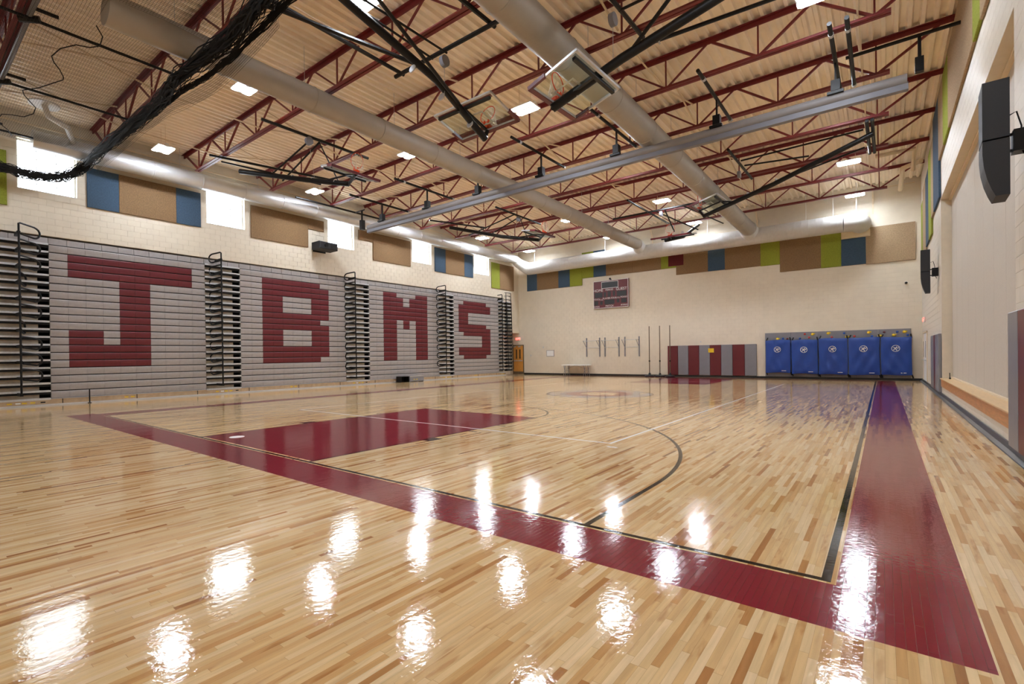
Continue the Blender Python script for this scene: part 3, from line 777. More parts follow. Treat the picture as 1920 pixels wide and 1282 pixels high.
rail('black tube handrail on the far end steps past letter S', -5.12, 24.32, [(-1, -0.3)]*10)
# end guard rails of the far end
t = thing('end_guard_rail', 'stack of black guard rails closing the far end of the bleachers', 'guard rail', (-5.5, 25.0, 0))
for k in range(20):
    z = 0.4+k*RH; yg = 25.03; yh = 25.62; xo = XB+0.10+0.01*(19-k)
    top = z+0.75 if k > 11 else z+0.32
    MB().tube([(xo, yg, z), (xo, yg, top), (XB-0.1, yg, top)], 0.02, 6).tube([(xo, yh, z), (xo, yh, top), (XB-0.1, yh, top)], 0.02, 6).tube([(xo, yg, top), (xo, yh, top)], 0.02, 6).build('guard_rail', M_black, t, smooth=True)
    MB().box(XB-0.1, XB+0.16, yg-0.02, yh+0.02, z-0.10, z+0.03).build('step_tread', M_black, t)
    MB().box(XB-0.05, XB+0.165, yg+0.1, yh-0.1, z+0.03, z+0.09).build('step_edge', M_tread, t)

# floor post, black box and loose step beside the bleachers
pst = thing('floor_post', 'short thin black post standing before the J section', 'post', (-5.25, 0.8, 0))
MB().tube([(-5.25, 0.8, 0.01), (-5.25, 0.8, 0.46)], 0.02, 8).build('post_tube', M_black, pst, smooth=True)
MB().tube([(-5.25, 0.8, 0.0), (-5.25, 0.8, 0.02)], 0.05, 12).build('post_base', M_black, pst)
bx = thing('power_unit', 'black open box on the floor in front of letter M', 'box', (-5.05, 14.8, 0))
MB().box(-5.28, -4.86, 14.55, 14.58, 0, 0.33).box(-5.28, -4.86, 15.1, 15.13, 0, 0.33).box(-5.28, -4.86, 14.58, 15.1, 0.31, 0.33).box(-5.28, -5.25, 14.58, 15.1, 0, 0.31).build('case', M_black, bx)
st = thing('front_step', 'pulled out grey bleacher front step beside the black box', 'step', (-5.05, 15.8, 0))
MB().box(-5.30, -4.88, 15.2, 16.3, 0.27, 0.33).build('tread', M_grey, st)
MB().box(-4.92, -4.89, 15.2, 16.3, 0.03, 0.27).build('riser', M_vgrey, st)
MB().box(-5.3, -4.9, 15.2, 15.23, 0.0, 0.27).box(-5.3, -4.9, 16.27, 16.3, 0.0, 0.27).build('side', M_tread, st)
for k in (15.5, 15.7): MB().box(-4.889, -4.886, k, k+0.1, 0.12, 0.16).build('warning_sticker', M_yel, st)

# projector on the window wall
pr = thing('projector', 'black projector bracketed to the window wall below the barred window', 'projector', (-5.0, 10.0, 6.4))
MB().bevbox(-5.2, -4.55, 9.35, 10.35, 6.52, 6.86, 0.03, 0, 1).build('body', M_spk, pr)
MB().tube([(-4.55, 9.7, 6.7), (-4.50, 9.7, 6.7)], 0.09, 16).build('projection_lens', M_black, pr, smooth=True)
MB().box(-4.548, -4.54, 9.95, 10.25, 6.58, 6.78).build('vent_grille', M_dark, pr)
MB().box(XL+0.012, -5.2, 9.7, 10.1, 6.6, 6.75).box(XL+0.012, XL+0.03, 9.55, 10.25, 6.5, 6.9).build('wall_mount', M_black, pr)

# ---------------------------------------------------------------- far wall items
# double door
dr = MB().box(-6.02, -5.96, YF-0.05, YF+0.02, 0, 2.18).box(-5.09, -5.03, YF-0.05, YF+0.02, 0, 2.18).box(-6.02, -5.03, YF-0.05, YF+0.02, 2.12, 2.18)
door1 = struct(dr, 'door_1', M_frame)
for (a, b) in ((-5.955, -5.53), (-5.52, -5.095)):
    lf = MB().box(a, b, YF-0.035, YF+0.0, 0.02, 2.11).build('door_leaf', M_door, door1)
    MB().box(a, b, YF-0.04, YF-0.035, 0.02, 0.2).build('kick_plate', M_frame, lf)
    MB().bar((a+0.03, YF-0.08, 1.0), (b-0.03, YF-0.08, 1.0), 0.03, 0.06).build('panic_bar', M_silver, lf)
    c = (a+b)/2+(0.06 if a < -5.7 else -0.06)
    MB().box(c-0.05, c+0.05, YF-0.04, YF-0.035, 1.15, 1.85).build('vision_lite', M_screen, lf)
    MB().box(a+0.03, a+0.2, YF-0.10, YF-0.035, 2.02, 2.09).build('door_closer', M_silver, lf)
def exit_sign(pos, xdir, label):
    t = thing('exit_sign', label, 'exit sign', pos)
    x = Vector(xdir); p = Vector(pos); n = x.cross(Vector((0, 0, 1)))
    MB().bar(p-x*0.16+n*0.03, p+x*0.16+n*0.03, 0.05, 0.22).build('housing', M_white, t)
    add_text('lettering', 'EXIT', 0.19, M_exit, t, p+n*0.06, x, (0, 0, 1), 0.006)
exit_sign((-5.5, YF-0.02, 2.63), (1, 0, 0), 'red lit exit sign above the oak double door')
exit_sign((XR-0.02, 24.6, 2.70), (0, -1, 0), 'red lit exit sign in the far right corner')

# picture board
wb = thing('notice_board', 'small framed white notice board left of the folding table', 'notice board', (-2.77, YF-0.02, 1.3))
MB().box(-3.08, -2.46, YF-0.03, YF-0.013, 1.3, 1.74).build('frame', M_vgrey, wb)
MB().box(-3.05, -2.49, YF-0.034, YF-0.03, 1.33, 1.71).build('sheet', M_white, wb)
# small wall plates
for x, z, l in ((-4.42, 1.33, 'tiny light switch plate right of the oak double door'), (-3.35, 1.9, 'tiny white sensor left of the notice board'), (-1.65, 0.5, 'tiny outlet plate left of the folding table')):
    o = MB().box(x-0.04, x+0.04, YF-0.02, YF-0.012, z, z+0.12).build('wall_plate', M_silver); tag(o, l, 'outlet')
# table
tb = thing('folding_table', 'white folding table with thin grey legs against far wall', 'table', (-0.5, 26.35, 0))
MB().bevbox(-1.42, 0.46, 26.02, 26.74, 0.68, 0.73, 0.01, 2, 1).build('tabletop', M_white, tb)
for x in (-1.22, 0.26):
    for y in (26.1, 26.66):
        MB().tube([(x-0.06, y, 0.68), (x+0.0, y, 0.35), (x-0.08, y, 0.012)], 0.014, 6).tube([(x+0.06, y, 0.68), (x, y, 0.35), (x+0.09, y, 0.012)], 0.014, 6).build('leg', M_vgrey, tb, smooth=True)
    MB().tube([(x, 26.1, 0.35), (x, 26.66, 0.35)], 0.01, 6).build('leg_crossbar', M_vgrey, tb)
MB().tube([(-1.2, 26.3, 0.45), (-0.5, 26.3, 0.67)], 0.008, 5).tube([(0.24, 26.3, 0.45), (-0.45, 26.3, 0.67)], 0.008, 5).build('brace', M_vgrey, tb)
# pull up bars
for (a, b), l in (((0.08, 1.02), 'leftmost, above the folding table'), ((1.40, 2.36), 'middle one under the scoreboard'), ((2.76, 3.69), 'rightmost, nearest the tall poles')):
    t = thing('chin_up_bar', 'grey wall mounted chin-up bar pair, '+l, 'exercise bar', ((a+b)/2, YF-0.03, 1.25), 'wall chin-up bars')
    for x in (a, b):
        MB().box(x-0.03, x+0.03, YF-0.06, YF-0.013, 1.25, 2.51).build('upright', M_vgrey, t)
        MB().tube([(x, YF-0.05, 2.3), (x, YF-0.55, 2.32), (x, YF-0.05, 1.85)], 0.016, 6).build('bracket_arm', M_vgrey, t)
    MB().tube([(a, YF-0.50, 2.30), (b, YF-0.50, 2.30)], 0.016, 8).build('bar', M_silver, t, smooth=True)
    MB().tube([(a, YF-0.1, 1.85), (b, YF-0.1, 1.85)], 0.012, 8).build('tie_bar', M_silver, t, smooth=True)
# poles on wheeled bases
for (x, l) in ((4.52, 'leftmost of three'), (5.15, 'middle of three'), (5.75, 'rightmost of three, by the pads')):
    t = thing('volleyball_pole', 'tall thin grey pole on a black round base, '+l, 'pole', (x, 26.3, 0), 'free standing poles')
    MB().tube([(x, 26.3, 0.13), (x, 26.3, 3.08)], [0.028, 0.024], 10).build('pole_tube', M_frame, t, smooth=True)
    MB().tube([(x, 26.3, 0.0), (x, 26.3, 0.05), (x, 26.3, 0.09), (x, 26.3, 0.13), (x, 26.3, 0.24)], [0.29, 0.30, 0.26, 0.08, 0.045], 20).build('pole_base', M_base, t, smooth=True)
    MB().tube([(x, 26.3, 0.92), (x, 26.3, 1.0)], 0.045, 10).build('clamp', M_black, t)
# striped wall pads
xs = [5.45, 6.06, 6.65, 7.25, 7.84, 8.43, 9.02, 9.63, 10.22]
for k in range(8):
    t = thing('wall_pad', '%s upright wall pad, %s of the striped row' % ('maroon' if k % 2 == 0 else 'grey', ['first from the poles', 'second from the poles', 'third from the poles', 'left of the yellow sign', 'behind the yellow sign', 'right of the yellow sign', 'second from the mats end', 'nearest the blue mats'][k]), 'wall pad', ((xs[k]+xs[k+1])/2, YF-0.05, 0.12), 'striped wall pads')
    MB().bevbox(xs[k]+0.004, xs[k+1]-0.004, YF-0.075, YF-0.015, 0.12, 1.86, 0.018, 1, -1).build('cushion', M_vmar if k % 2 == 0 else M_vgrey, t)
ys_ = thing('yellow_sign', 'small yellow paper sign on the striped wall pads', 'sign', (7.9, YF-0.08, 1.43))
MB().box(7.757, 8.057, YF-0.082, YF-0.077, 1.43, 1.67).build('sheet', M_yel, ys_)
o = MB().box(7.30, 7.36, YF-0.02, YF-0.012, 2.02, 2.1).build('wall_plate', M_silver); tag(o, 'tiny outlet plate above the striped wall pads', 'outlet')

# climbing wall panel, holds and blue mats
cw = thing('climbing_wall', 'low grey climbing wall board behind the blue mats', 'climbing wall', (13.6, YF-0.03, 0.12))
for k in range(5):
    MB().bevbox(10.62+1.184*k+0.003, 10.62+1.184*(k+1)-0.003, YF-0.055, YF-0.013, 0.115, 2.43, 0.004, 1, -1).build('board_panel', M_vgrey, cw)
hcol = {'r': M_red, 'y': M_yel, 'b': mat('blue_hold', (30, 84, 170), 0.5, noise=0.05), 'm': M_vmar}
holds = [(11.65, 2.10, 'm'), (12.42, 2.32, 'r'), (12.75, 2.30, 'y'), (12.6, 2.14, 'r'), (13.4, 2.32, 'y'), (13.55, 2.12, 'r'), (14.05, 2.30, 'b'), (14.15, 2.11, 'y'), (15.0, 2.30, 'y'), (15.12, 2.12, 'b'), (15.4, 2.12, 'y'), (15.58, 2.30, 'm'), (15.92, 2.14, 'y'), (16.05, 2.29, 'b'), (16.3, 2.28, 'y'), (16.42, 2.13, 'b'), (11.2, 2.10, 'y'), (11.45, 2.12, 'b'), (12.2, 2.10, 'b'), (14.45, 2.14, 'r')]
for i, (x, z, c) in enumerate(holds):
    s = 0.05 if c != 'y' else 0.065
    m = MB(); m.sm = True
    m.tube([(x, YF-0.05, z), (x, YF-0.075, z), (x, YF-0.105, z+0.01)], [s, s*1.05, s*0.55], 9)
    if c == 'y': m.tube([(x+s*1.1, YF-0.05, z+s*0.3), (x+s*1.1, YF-0.09, z+s*0.3)], [s*0.6, s*0.35], 7)
    m.build('climbing_hold', hcol[c], cw)
edges_ = [10.66, 11.83, 13.0, 14.21, 15.43, 16.58]
names5 = ['leftmost, nearest the striped pads', 'second from the striped pads', 'middle one of five', 'second from the right corner', 'rightmost, nearest the corner']
zt = [2.04, 2.02, 2.06, 2.06, 2.04]; zb = [0.32, 0.28, 0.26, 0.25, 0.26]
for k in range(5):
    a, b = edges_[k], edges_[k+1]
    t = thing('folded_mat', 'blue vinyl folded crash mat with round white emblem, '+names5[k], 'mat', ((a+b)/2, 26.6, 0), 'blue folded mats')
    m = MB(); nx, nz = 14, 18; yb = 26.59
    rnd = random.Random(k)
    ph = [rnd.uniform(0, 6) for _ in range(6)]; dg = rnd.choice((-1, 1))
    for iz in range(nz+1):
        for ix in range(nx+1):
            u, v = ix/nx, iz/nz
            x = a+0.024+(b-a-0.048)*u+0.010*math.sin(v*5+ph[0]); z = zb[k]+(zt[k]-zb[k])*v+0.015*math.sin(u*6+ph[1])
            fold = 0.014*math.sin((u+dg*v*0.8)*16+ph[2])*math.sin(v*3+ph[3])+0.01*math.sin((u*1.2-dg*v)*9+ph[4])
            edge = min(u, 1-u, v*1.4, (1-v)*1.4); bulge = 0.035*(1-max(0, 1-edge*9)**2)
            m.v.append((x, yb-0.02-bulge-fold*1.6*min(1, edge*6), z))
    W_ = nx+1
    for iz in range(nz):
        for ix in range(nx): m.f.append((iz*W_+ix, iz*W_+ix+1, (iz+1)*W_+ix+1, (iz+1)*W_+ix))
    n = len(m.v); ring = [i for i in range(W_)]+[i*W_+nx for i in range(1, nz+1)]+[nz*W_+i for i in range(nx-1, -1, -1)]+[i*W_ for i in range(nz-1, 0, -1)]
    for i in ring: v = m.v[i]; m.v.append((v[0], yb+0.12, v[2]))
    K = len(ring)
    for i in range(K): m.f.append((ring[(i+1) % K], ring[i], n+i, n+(i+1) % K))
    m.f.append(tuple(n+i for i in range(K)))
    m.build('mat_cover', M_blue, t, smooth=True)
    cx = (a+b)/2-0.02; cz = (zb[k]+zt[k])/2+0.36; e = MB(); yf = yb-0.072
    e.tube([(cx+0.145*math.cos(q*math.pi/12), yf, cz+0.145*math.sin(q*math.pi/12)) for q in range(24)], 0.014, 4, closed=True)
    for p0, p1, ww in (((-0.04, 0.03), (0.05, -0.1), 0.035), ((0.0, 0.03), (-0.08, -0.08), 0.03), ((-0.09, 0.05), (0.09, 0.0), 0.028), ((0.0, 0.0), (0.05, 0.09), 0.03), ((0.09, 0.0), (0.10, 0.07), 0.02)):
        e.bar((cx+p0[0], yf, cz+p0[1]), (cx+p1[0], yf, cz+p1[1]), 0.012, ww, (0, 0, 1))
    e.build('emblem', M_white, t)
    MB().box(b-0.42, b-0.22, yf+0.005, yf+0.012, zb[k]+0.09, zb[k]+0.115).build('maker_label', M_white, t)
    # folding trolley hooks
    for x in (a+0.03, b-0.03):
        MB().bar((x, 26.69, zt[k]-0.05), (x+(0.08 if x < cx else -0.03), 26.68, zt[k]+0.14), 0.03, 0.05).build('strap', M_black, t)
        MB().bar((x, 26.68, zb[k]+0.04), (x+0.05, 26.64, zb[k]-0.14), 0.03, 0.05).build('wheel_bracket', M_black, t)

# scoreboard
sb = thing('scoreboard', 'maroon and black wall scoreboard with white trim', 'scoreboard', (1.88, YF-0.05, 4.43))
a, b, z0, z1 = 0.68, 3.08, 4.43, 6.23; yf = YF-0.16
cab = MB().box(a, b, yf, YF-0.013, z0, z1).build('cabinet', M_vmar, sb)
tr = 0.03
for bxx in ((a, b, z0, z0+tr), (a, b, z1-tr, z1), (a, a+tr, z0, z1), (b-tr, b, z0, z1)):
    MB().box(bxx[0], bxx[1], yf-0.012, yf, bxx[2], bxx[3]).build('trim', M_white, sb)
def sx(u): return a+(b-a)*u
def sz(v): return z1-(z1-z0)*v
def disp(u0, u1, v0, v1, white=False):
    if white: MB().box(sx(u0)-0.03, sx(u1)+0.03, yf-0.006, yf, sz(v1)-0.03, sz(v0)+0.03).build('trim', M_white, sb)
    MB().box(sx(u0), sx(u1), yf-0.012, yf-0.005, sz(v1), sz(v0)).build('display', M_screen, cab)
disp(0.25, 0.71, 0.06, 0.27, True)
disp(0.04, 0.27, 0.42, 0.61); disp(0.68, 0.95, 0.42, 0.61)
disp(0.31, 0.37, 0.42, 0.6); disp(0.42, 0.51, 0.40, 0.6); disp(0.57, 0.63, 0.40, 0.58)
disp(0.03, 0.14, 0.72, 0.88); disp(0.2, 0.27, 0.74, 0.87); disp(0.33, 0.61, 0.70, 0.87); disp(0.68, 0.75, 0.70, 0.83); disp(0.80, 0.95, 0.69, 0.85)
for s, u, v, h in (('HOME', 0.145, 0.35, 0.19), ('GUEST', 0.81, 0.35, 0.19), ('PERIOD', 0.47, 0.345, 0.12), ('FOULS', 0.09, 0.665, 0.115), ('T.O.L.', 0.235, 0.69, 0.09), ('PLAYER FOUL', 0.475, 0.652, 0.12), ('T.O.L.', 0.715, 0.655, 0.09), ('FOULS', 0.875, 0.645, 0.115), ('BONUS', 0.09, 0.935, 0.10), ('MATCH', 0.47, 0.93, 0.12), ('BONUS', 0.88, 0.925, 0.10)):
    add_text('lettering', s, h*1.3, M_white, cab, (sx(u), yf-0.012, sz(v)), (1, 0, 0), (0, 0, 1), 0.004)
hn = thing('scoreboard_horn', 'small black horn speaker on top of the scoreboard', 'horn', (1.85, YF-0.08, 6.25))
MB().tube([(1.87, YF-0.05, 6.30), (1.87, YF-0.14, 6.30), (1.87, YF-0.2, 6.31)], [0.03, 0.035, 0.07], 10).build('horn_bell', M_black, hn)
MB().box(1.84, 1.90, YF-0.1, YF-0.013, 6.235, 6.28).build('mount', M_black, hn)
# security camera
sc_ = thing('security_camera', 'small white dome camera high on far wall near right corner', 'camera', (16.4, YF-0.05, 4.55))
MB().tube([(16.38, YF-0.013, 4.56), (16.38, YF-0.10, 4.56)], 0.06, 12).build('body', M_white, sc_, smooth=True)
MB().tube([(16.38, YF-0.10, 4.55), (16.38, YF-0.14, 4.54), (16.38, YF-0.16, 4.53)], [0.055, 0.045, 0.015], 12).build('dome', M_black, sc_, smooth=True)

# ---------------------------------------------------------------- right wall: stage opening
sg = thing('stage_front', 'varnished wooden stage edge in the right wall opening', 'stage', (XR, 11.4, 0.30))
MB().box(XR-0.03, XR+0.25, OY0+0.01, OY1-0.01, 0.305, 0.53).build('fascia', M_wood, sg)
MB().bevbox(XR-0.055, XR+0.38, OY0+0.01, OY1-0.01, 0.53, 0.56, 0.008, 2, 1).build('stage_floor', M_woodl, sg)
fp = thing('folding_partition', 'tall pale folding partition closing the stage opening', 'partition', (17.17, 11.4, 0.56))
npan = 9; pw = (OY1-OY0-0.04)/npan
for k in range(npan):
    y = OY0+0.02+k*pw
    p = MB().bevbox(17.16, 17.22, y+0.004, y+pw-0.004, 0.60, OZ1-0.06, 0.006, 0, -1).build('partition_panel', M_part, fp)
    m = MB()
    for q in range(1, 10): yy = y+pw*q/10; m.box(17.1575, 17.1605, yy-0.002, yy+0.002, 0.62, OZ1-0.08)
MB().box(17.12, 17.26, OY0+0.01, OY1-0.01, 0.56, 0.60).build('bottom_track', M_cream, fp)
MB().box(17.10, 17.28, OY0+0.01, OY1-0.01, OZ1-0.06, OZ1-0.005).build('top_track', M_cream, fp)
ht = thing('door_stop', 'small black latch standing on the stage edge by far jamb', 'latch', (17.05, 16.3, 0.56))
MB().box(17.03, 17.07, 16.25, 16.35, 0.56, 0.60).bar((17.05, 16.32, 0.58), (17.05, 16.36, 0.74), 0.02, 0.02).build('latch_body', M_black, ht)

def pads_right(y0, y1, n, cols, place, z1=1.92):
    for k in range(n):
        a = y0+(y1-y0)*k/n; b = y0+(y1-y0)*(k+1)/n
        t = thing('wall_pad', '%s upright wall pad on the right wall %s' % (cols[k][1], place[k]), 'wall pad', (XR-0.05, (a+b)/2, 0.12), 'right wall pads')
        MB().bevbox(XR-0.085, XR-0.014, a+0.003, b-0.003, 0.12, z1, 0.015, 0, -1).build('cushion', cols[k][0], t)
pads_right(5.30, 5.94, 1, [(M_vgrey, 'grey')], ['beside the near stage jamb'])
pads_right(4.66, 5.30, 1, [(M_vmar, 'maroon')], ['nearest the camera'])
pads_right(16.98, 20.2, 5, [(M_vgrey, 'grey'), (M_vgrey, 'grey'), (M_vmar, 'maroon'), (M_vgrey, 'grey'), (M_vgrey, 'grey')], ['touching the far stage jamb', 'second from the far stage jamb', 'between the grey pads', 'second from the pad row far end', 'nearest the exit door'])
# door on right wall
d2 = struct(MB().box(XR-0.03, XR+0.02, 23.4, 23.46, 0, 2.2).box(XR-0.03, XR+0.02, 25.84, 25.9, 0, 2.2).box(XR-0.03, XR+0.02, 23.4, 25.9, 2.14, 2.2), 'door_2', M_cream)
for a, b in ((23.47, 24.64), (24.66, 25.83)):
    lf = MB().box(XR-0.012, XR+0.02, a, b, 0.02, 2.13).build('door_leaf', M_white, d2)
    MB().box(XR-0.02, XR-0.012, b-0.25, b-0.12, 1.1, 1.8).build('vision_lite', M_screen, lf)
    MB().tube([(XR-0.06, a+0.1, 1.0), (XR-0.06, b-0.1, 1.0)], 0.018, 6).build('panic_bar', M_silver, lf)
for z, s in ((1.30, 0.12), (0.55, 0.1)):
    o = MB().box(XR-0.03, XR-0.012, 20.45, 20.6, z, z+s).build('wall_plate', M_black); tag(o, 'black wall plate beside the far right pads, %s one' % ('upper' if z > 1 else 'lower'), 'outlet')

# ---------------------------------------------------------------- loudspeakers
def speaker(yc, label):
    t = thing('wall_speaker', label, 'loudspeaker', (16.62, yc, 3.25), 'tall wall loudspeakers')
    ang = math.radians(-2); cx, cy = 16.62, yc
    def tr_(p):  # local: x = toward room (-x world), y sideways
        lx, ly, z = p; return (cx-lx*math.cos(ang)+ly*math.sin(ang), cy-lx*math.sin(ang)-ly*math.cos(ang), z)
    for (za, zb_, name) in ((3.27, 3.94, 'lower_cabinet'), (3.96, 4.65, 'upper_cabinet')):
        m = MB(); hw = 0.22; d0, d1 = -0.11, 0.12
        if name == 'upper_cabinet': pr = [(d0, za), (d1, za), (d1+0.0, zb_), (d0, zb_)]
        else: pr = [(d0, za), (d1-0.11, za), (d1-0.075, za+0.09), (d1-0.04, za+0.21), (d1-0.012, za+0.36), (d1, za+0.52), (d1, zb_), (d0, zb_)]
        n = len(m.v); k = len(pr)
        for s in (-hw, hw): m.v += [tr_((p[0], s, p[1])) for p in pr]
        m.f += [(i, (i+1) % k, k+(i+1) % k, k+i) for i in range(k)]; m.f += [tuple(range(k))[::-1], tuple(k+i for i in range(k))]
        m.build(name, M_spk, t)
    MB().box(16.77, XR-0.012, yc-0.10, yc+0.10, 3.80, 4.06).build('wall_bracket', M_black, t)
    MB().bar((16.70, yc, 4.02), (16.86, yc, 4.04), 0.03, 0.03).bar((16.70, yc, 3.84), (16.86, yc, 3.82), 0.03, 0.03).build('bracket_arm', M_black, t)
    MB().tube([(16.74, yc-0.05, 4.25), (16.80, yc-0.05, 4.28), (16.84, yc-0.05, 4.1), (16.83, yc-0.05, 3.85), (16.88, yc-0.05, 3.72)], 0.008, 5).build('cable', M_black, t)
speaker(5.0, 'tall black two-part loudspeaker, the near one on the right wall')
speaker(18.0, 'tall black two-part loudspeaker, the far one past the stage opening')

# ---------------------------------------------------------------- divider curtain
dc = thing('divider_curtain', 'long rolled up grey divider curtain hanging across the gym', 'curtain', (6.4, 11.05, 7.28))
prc = []
for q in range(16):
    a = 2*math.pi*q/16; prc.append((11.05+0.12*math.cos(a), 7.52+0.17*math.sin(a)))
MB().prism([(11.05+0.12*math.cos(2*math.pi*q/18), 7.525+0.12*math.sin(2*math.pi*q/18)) for q in range(18)], -3.1, 16.0, 0).build('roll', M_curt, dc, smooth=True)
MB().prism([(10.98, 7.28), (11.0, 7.45), (11.12, 7.45), (11.14, 7.28), (11.06, 7.26)], -3.15, 16.02, 0).build('lower_fold', mat('grey_curtain_lower', (118, 118, 126), 0.5, noise=0.05, scale=3), dc)
HX = [-4.2, -2.1, 0.8, 3.55, 6.4, 9.15, 12.05, 14.7]
for i, x in enumerate(HX):
    if x < -3.5: continue
    h = MB().box(x-0.02, x+0.02, 11.02, 11.08, 7.75, 8.40).build('hanger_strap', M_black, dc)
    MB().box(x-0.09, x+0.09, 10.95, 11.15, 7.70, 7.95).box(x-0.16, x+0.16, 10.88, 11.0, 7.60, 7.66).build('pulley_box', M_black, dc)
for x, l in ((-2.1, 'nearest the window wall'), (0.8, 'second from the window wall'), (3.55, 'beside the middle duct'), (6.4, 'right of the middle duct'), (9.15, 'left of the right hand duct'), (12.05, 'right of the right hand duct'), (14.7, 'left of the close pair by the stage wall'), (15.0, 'right of the close pair by the stage wall')):
    o = MB().tube([(x, 9.25, 8.42), (x, 12.68, 8.42)], 0.045, 10)
    t = thing('support_pipe', 'black pipe over the curtain, '+l, 'pipe', (x, 9.25, 8.37), 'curtain support pipes')
    o.build('pipe_body', M_black, t, smooth=True)
    for y in (9.76, 12.66):
        MB().tube([(x, y-0.05, 8.42), (x, y+0.05, 8.42)], 0.055, 10).build('clamp', M_silver, t)
o = thing('support_pipe', 'black horizontal pipe reaching from the curtain to right wall', 'pipe', (16, 11.05, 8.4))
MB().tube([(14.9, 11.05, 8.42), (XR-0.013, 11.05, 8.42)], 0.04, 10).build('pipe_body', M_black, o, smooth=True)
MB().box(XR-0.05, XR-0.012, 10.95, 11.15, 8.3, 8.55).build('wall_flange', M_black, o)
MB().box(16.18, 16.24, 11.02, 11.08, 7.9, 8.40).build('drop_strap', M_black, o)
MB().box(16.13, 16.28, 10.97, 11.11, 7.60, 7.92).build('motor_box', M_black, o)
o = thing('support_pipe', 'black pipe along the curtain end by the window wall', 'pipe', (-4.0, 9.3, 8.4))
MB().tube([(-4.1, 7.9, 8.42), (-4.1, 12.6, 8.42)], 0.04, 10).build('pipe_body', M_black, o, smooth=True)
MB().box(-3.62, -3.56, 11.02, 11.08, 7.9, 8.40).build('drop_strap', M_black, o)
MB().tube([(-4.1, 11.05, 8.42), (-3.4, 11.05, 8.42)], 0.03, 8).build('stub', M_black, o)
MB().box(-3.66, -3.48, 10.95, 11.15, 7.5, 7.95).build('pulley_box', M_black, o)

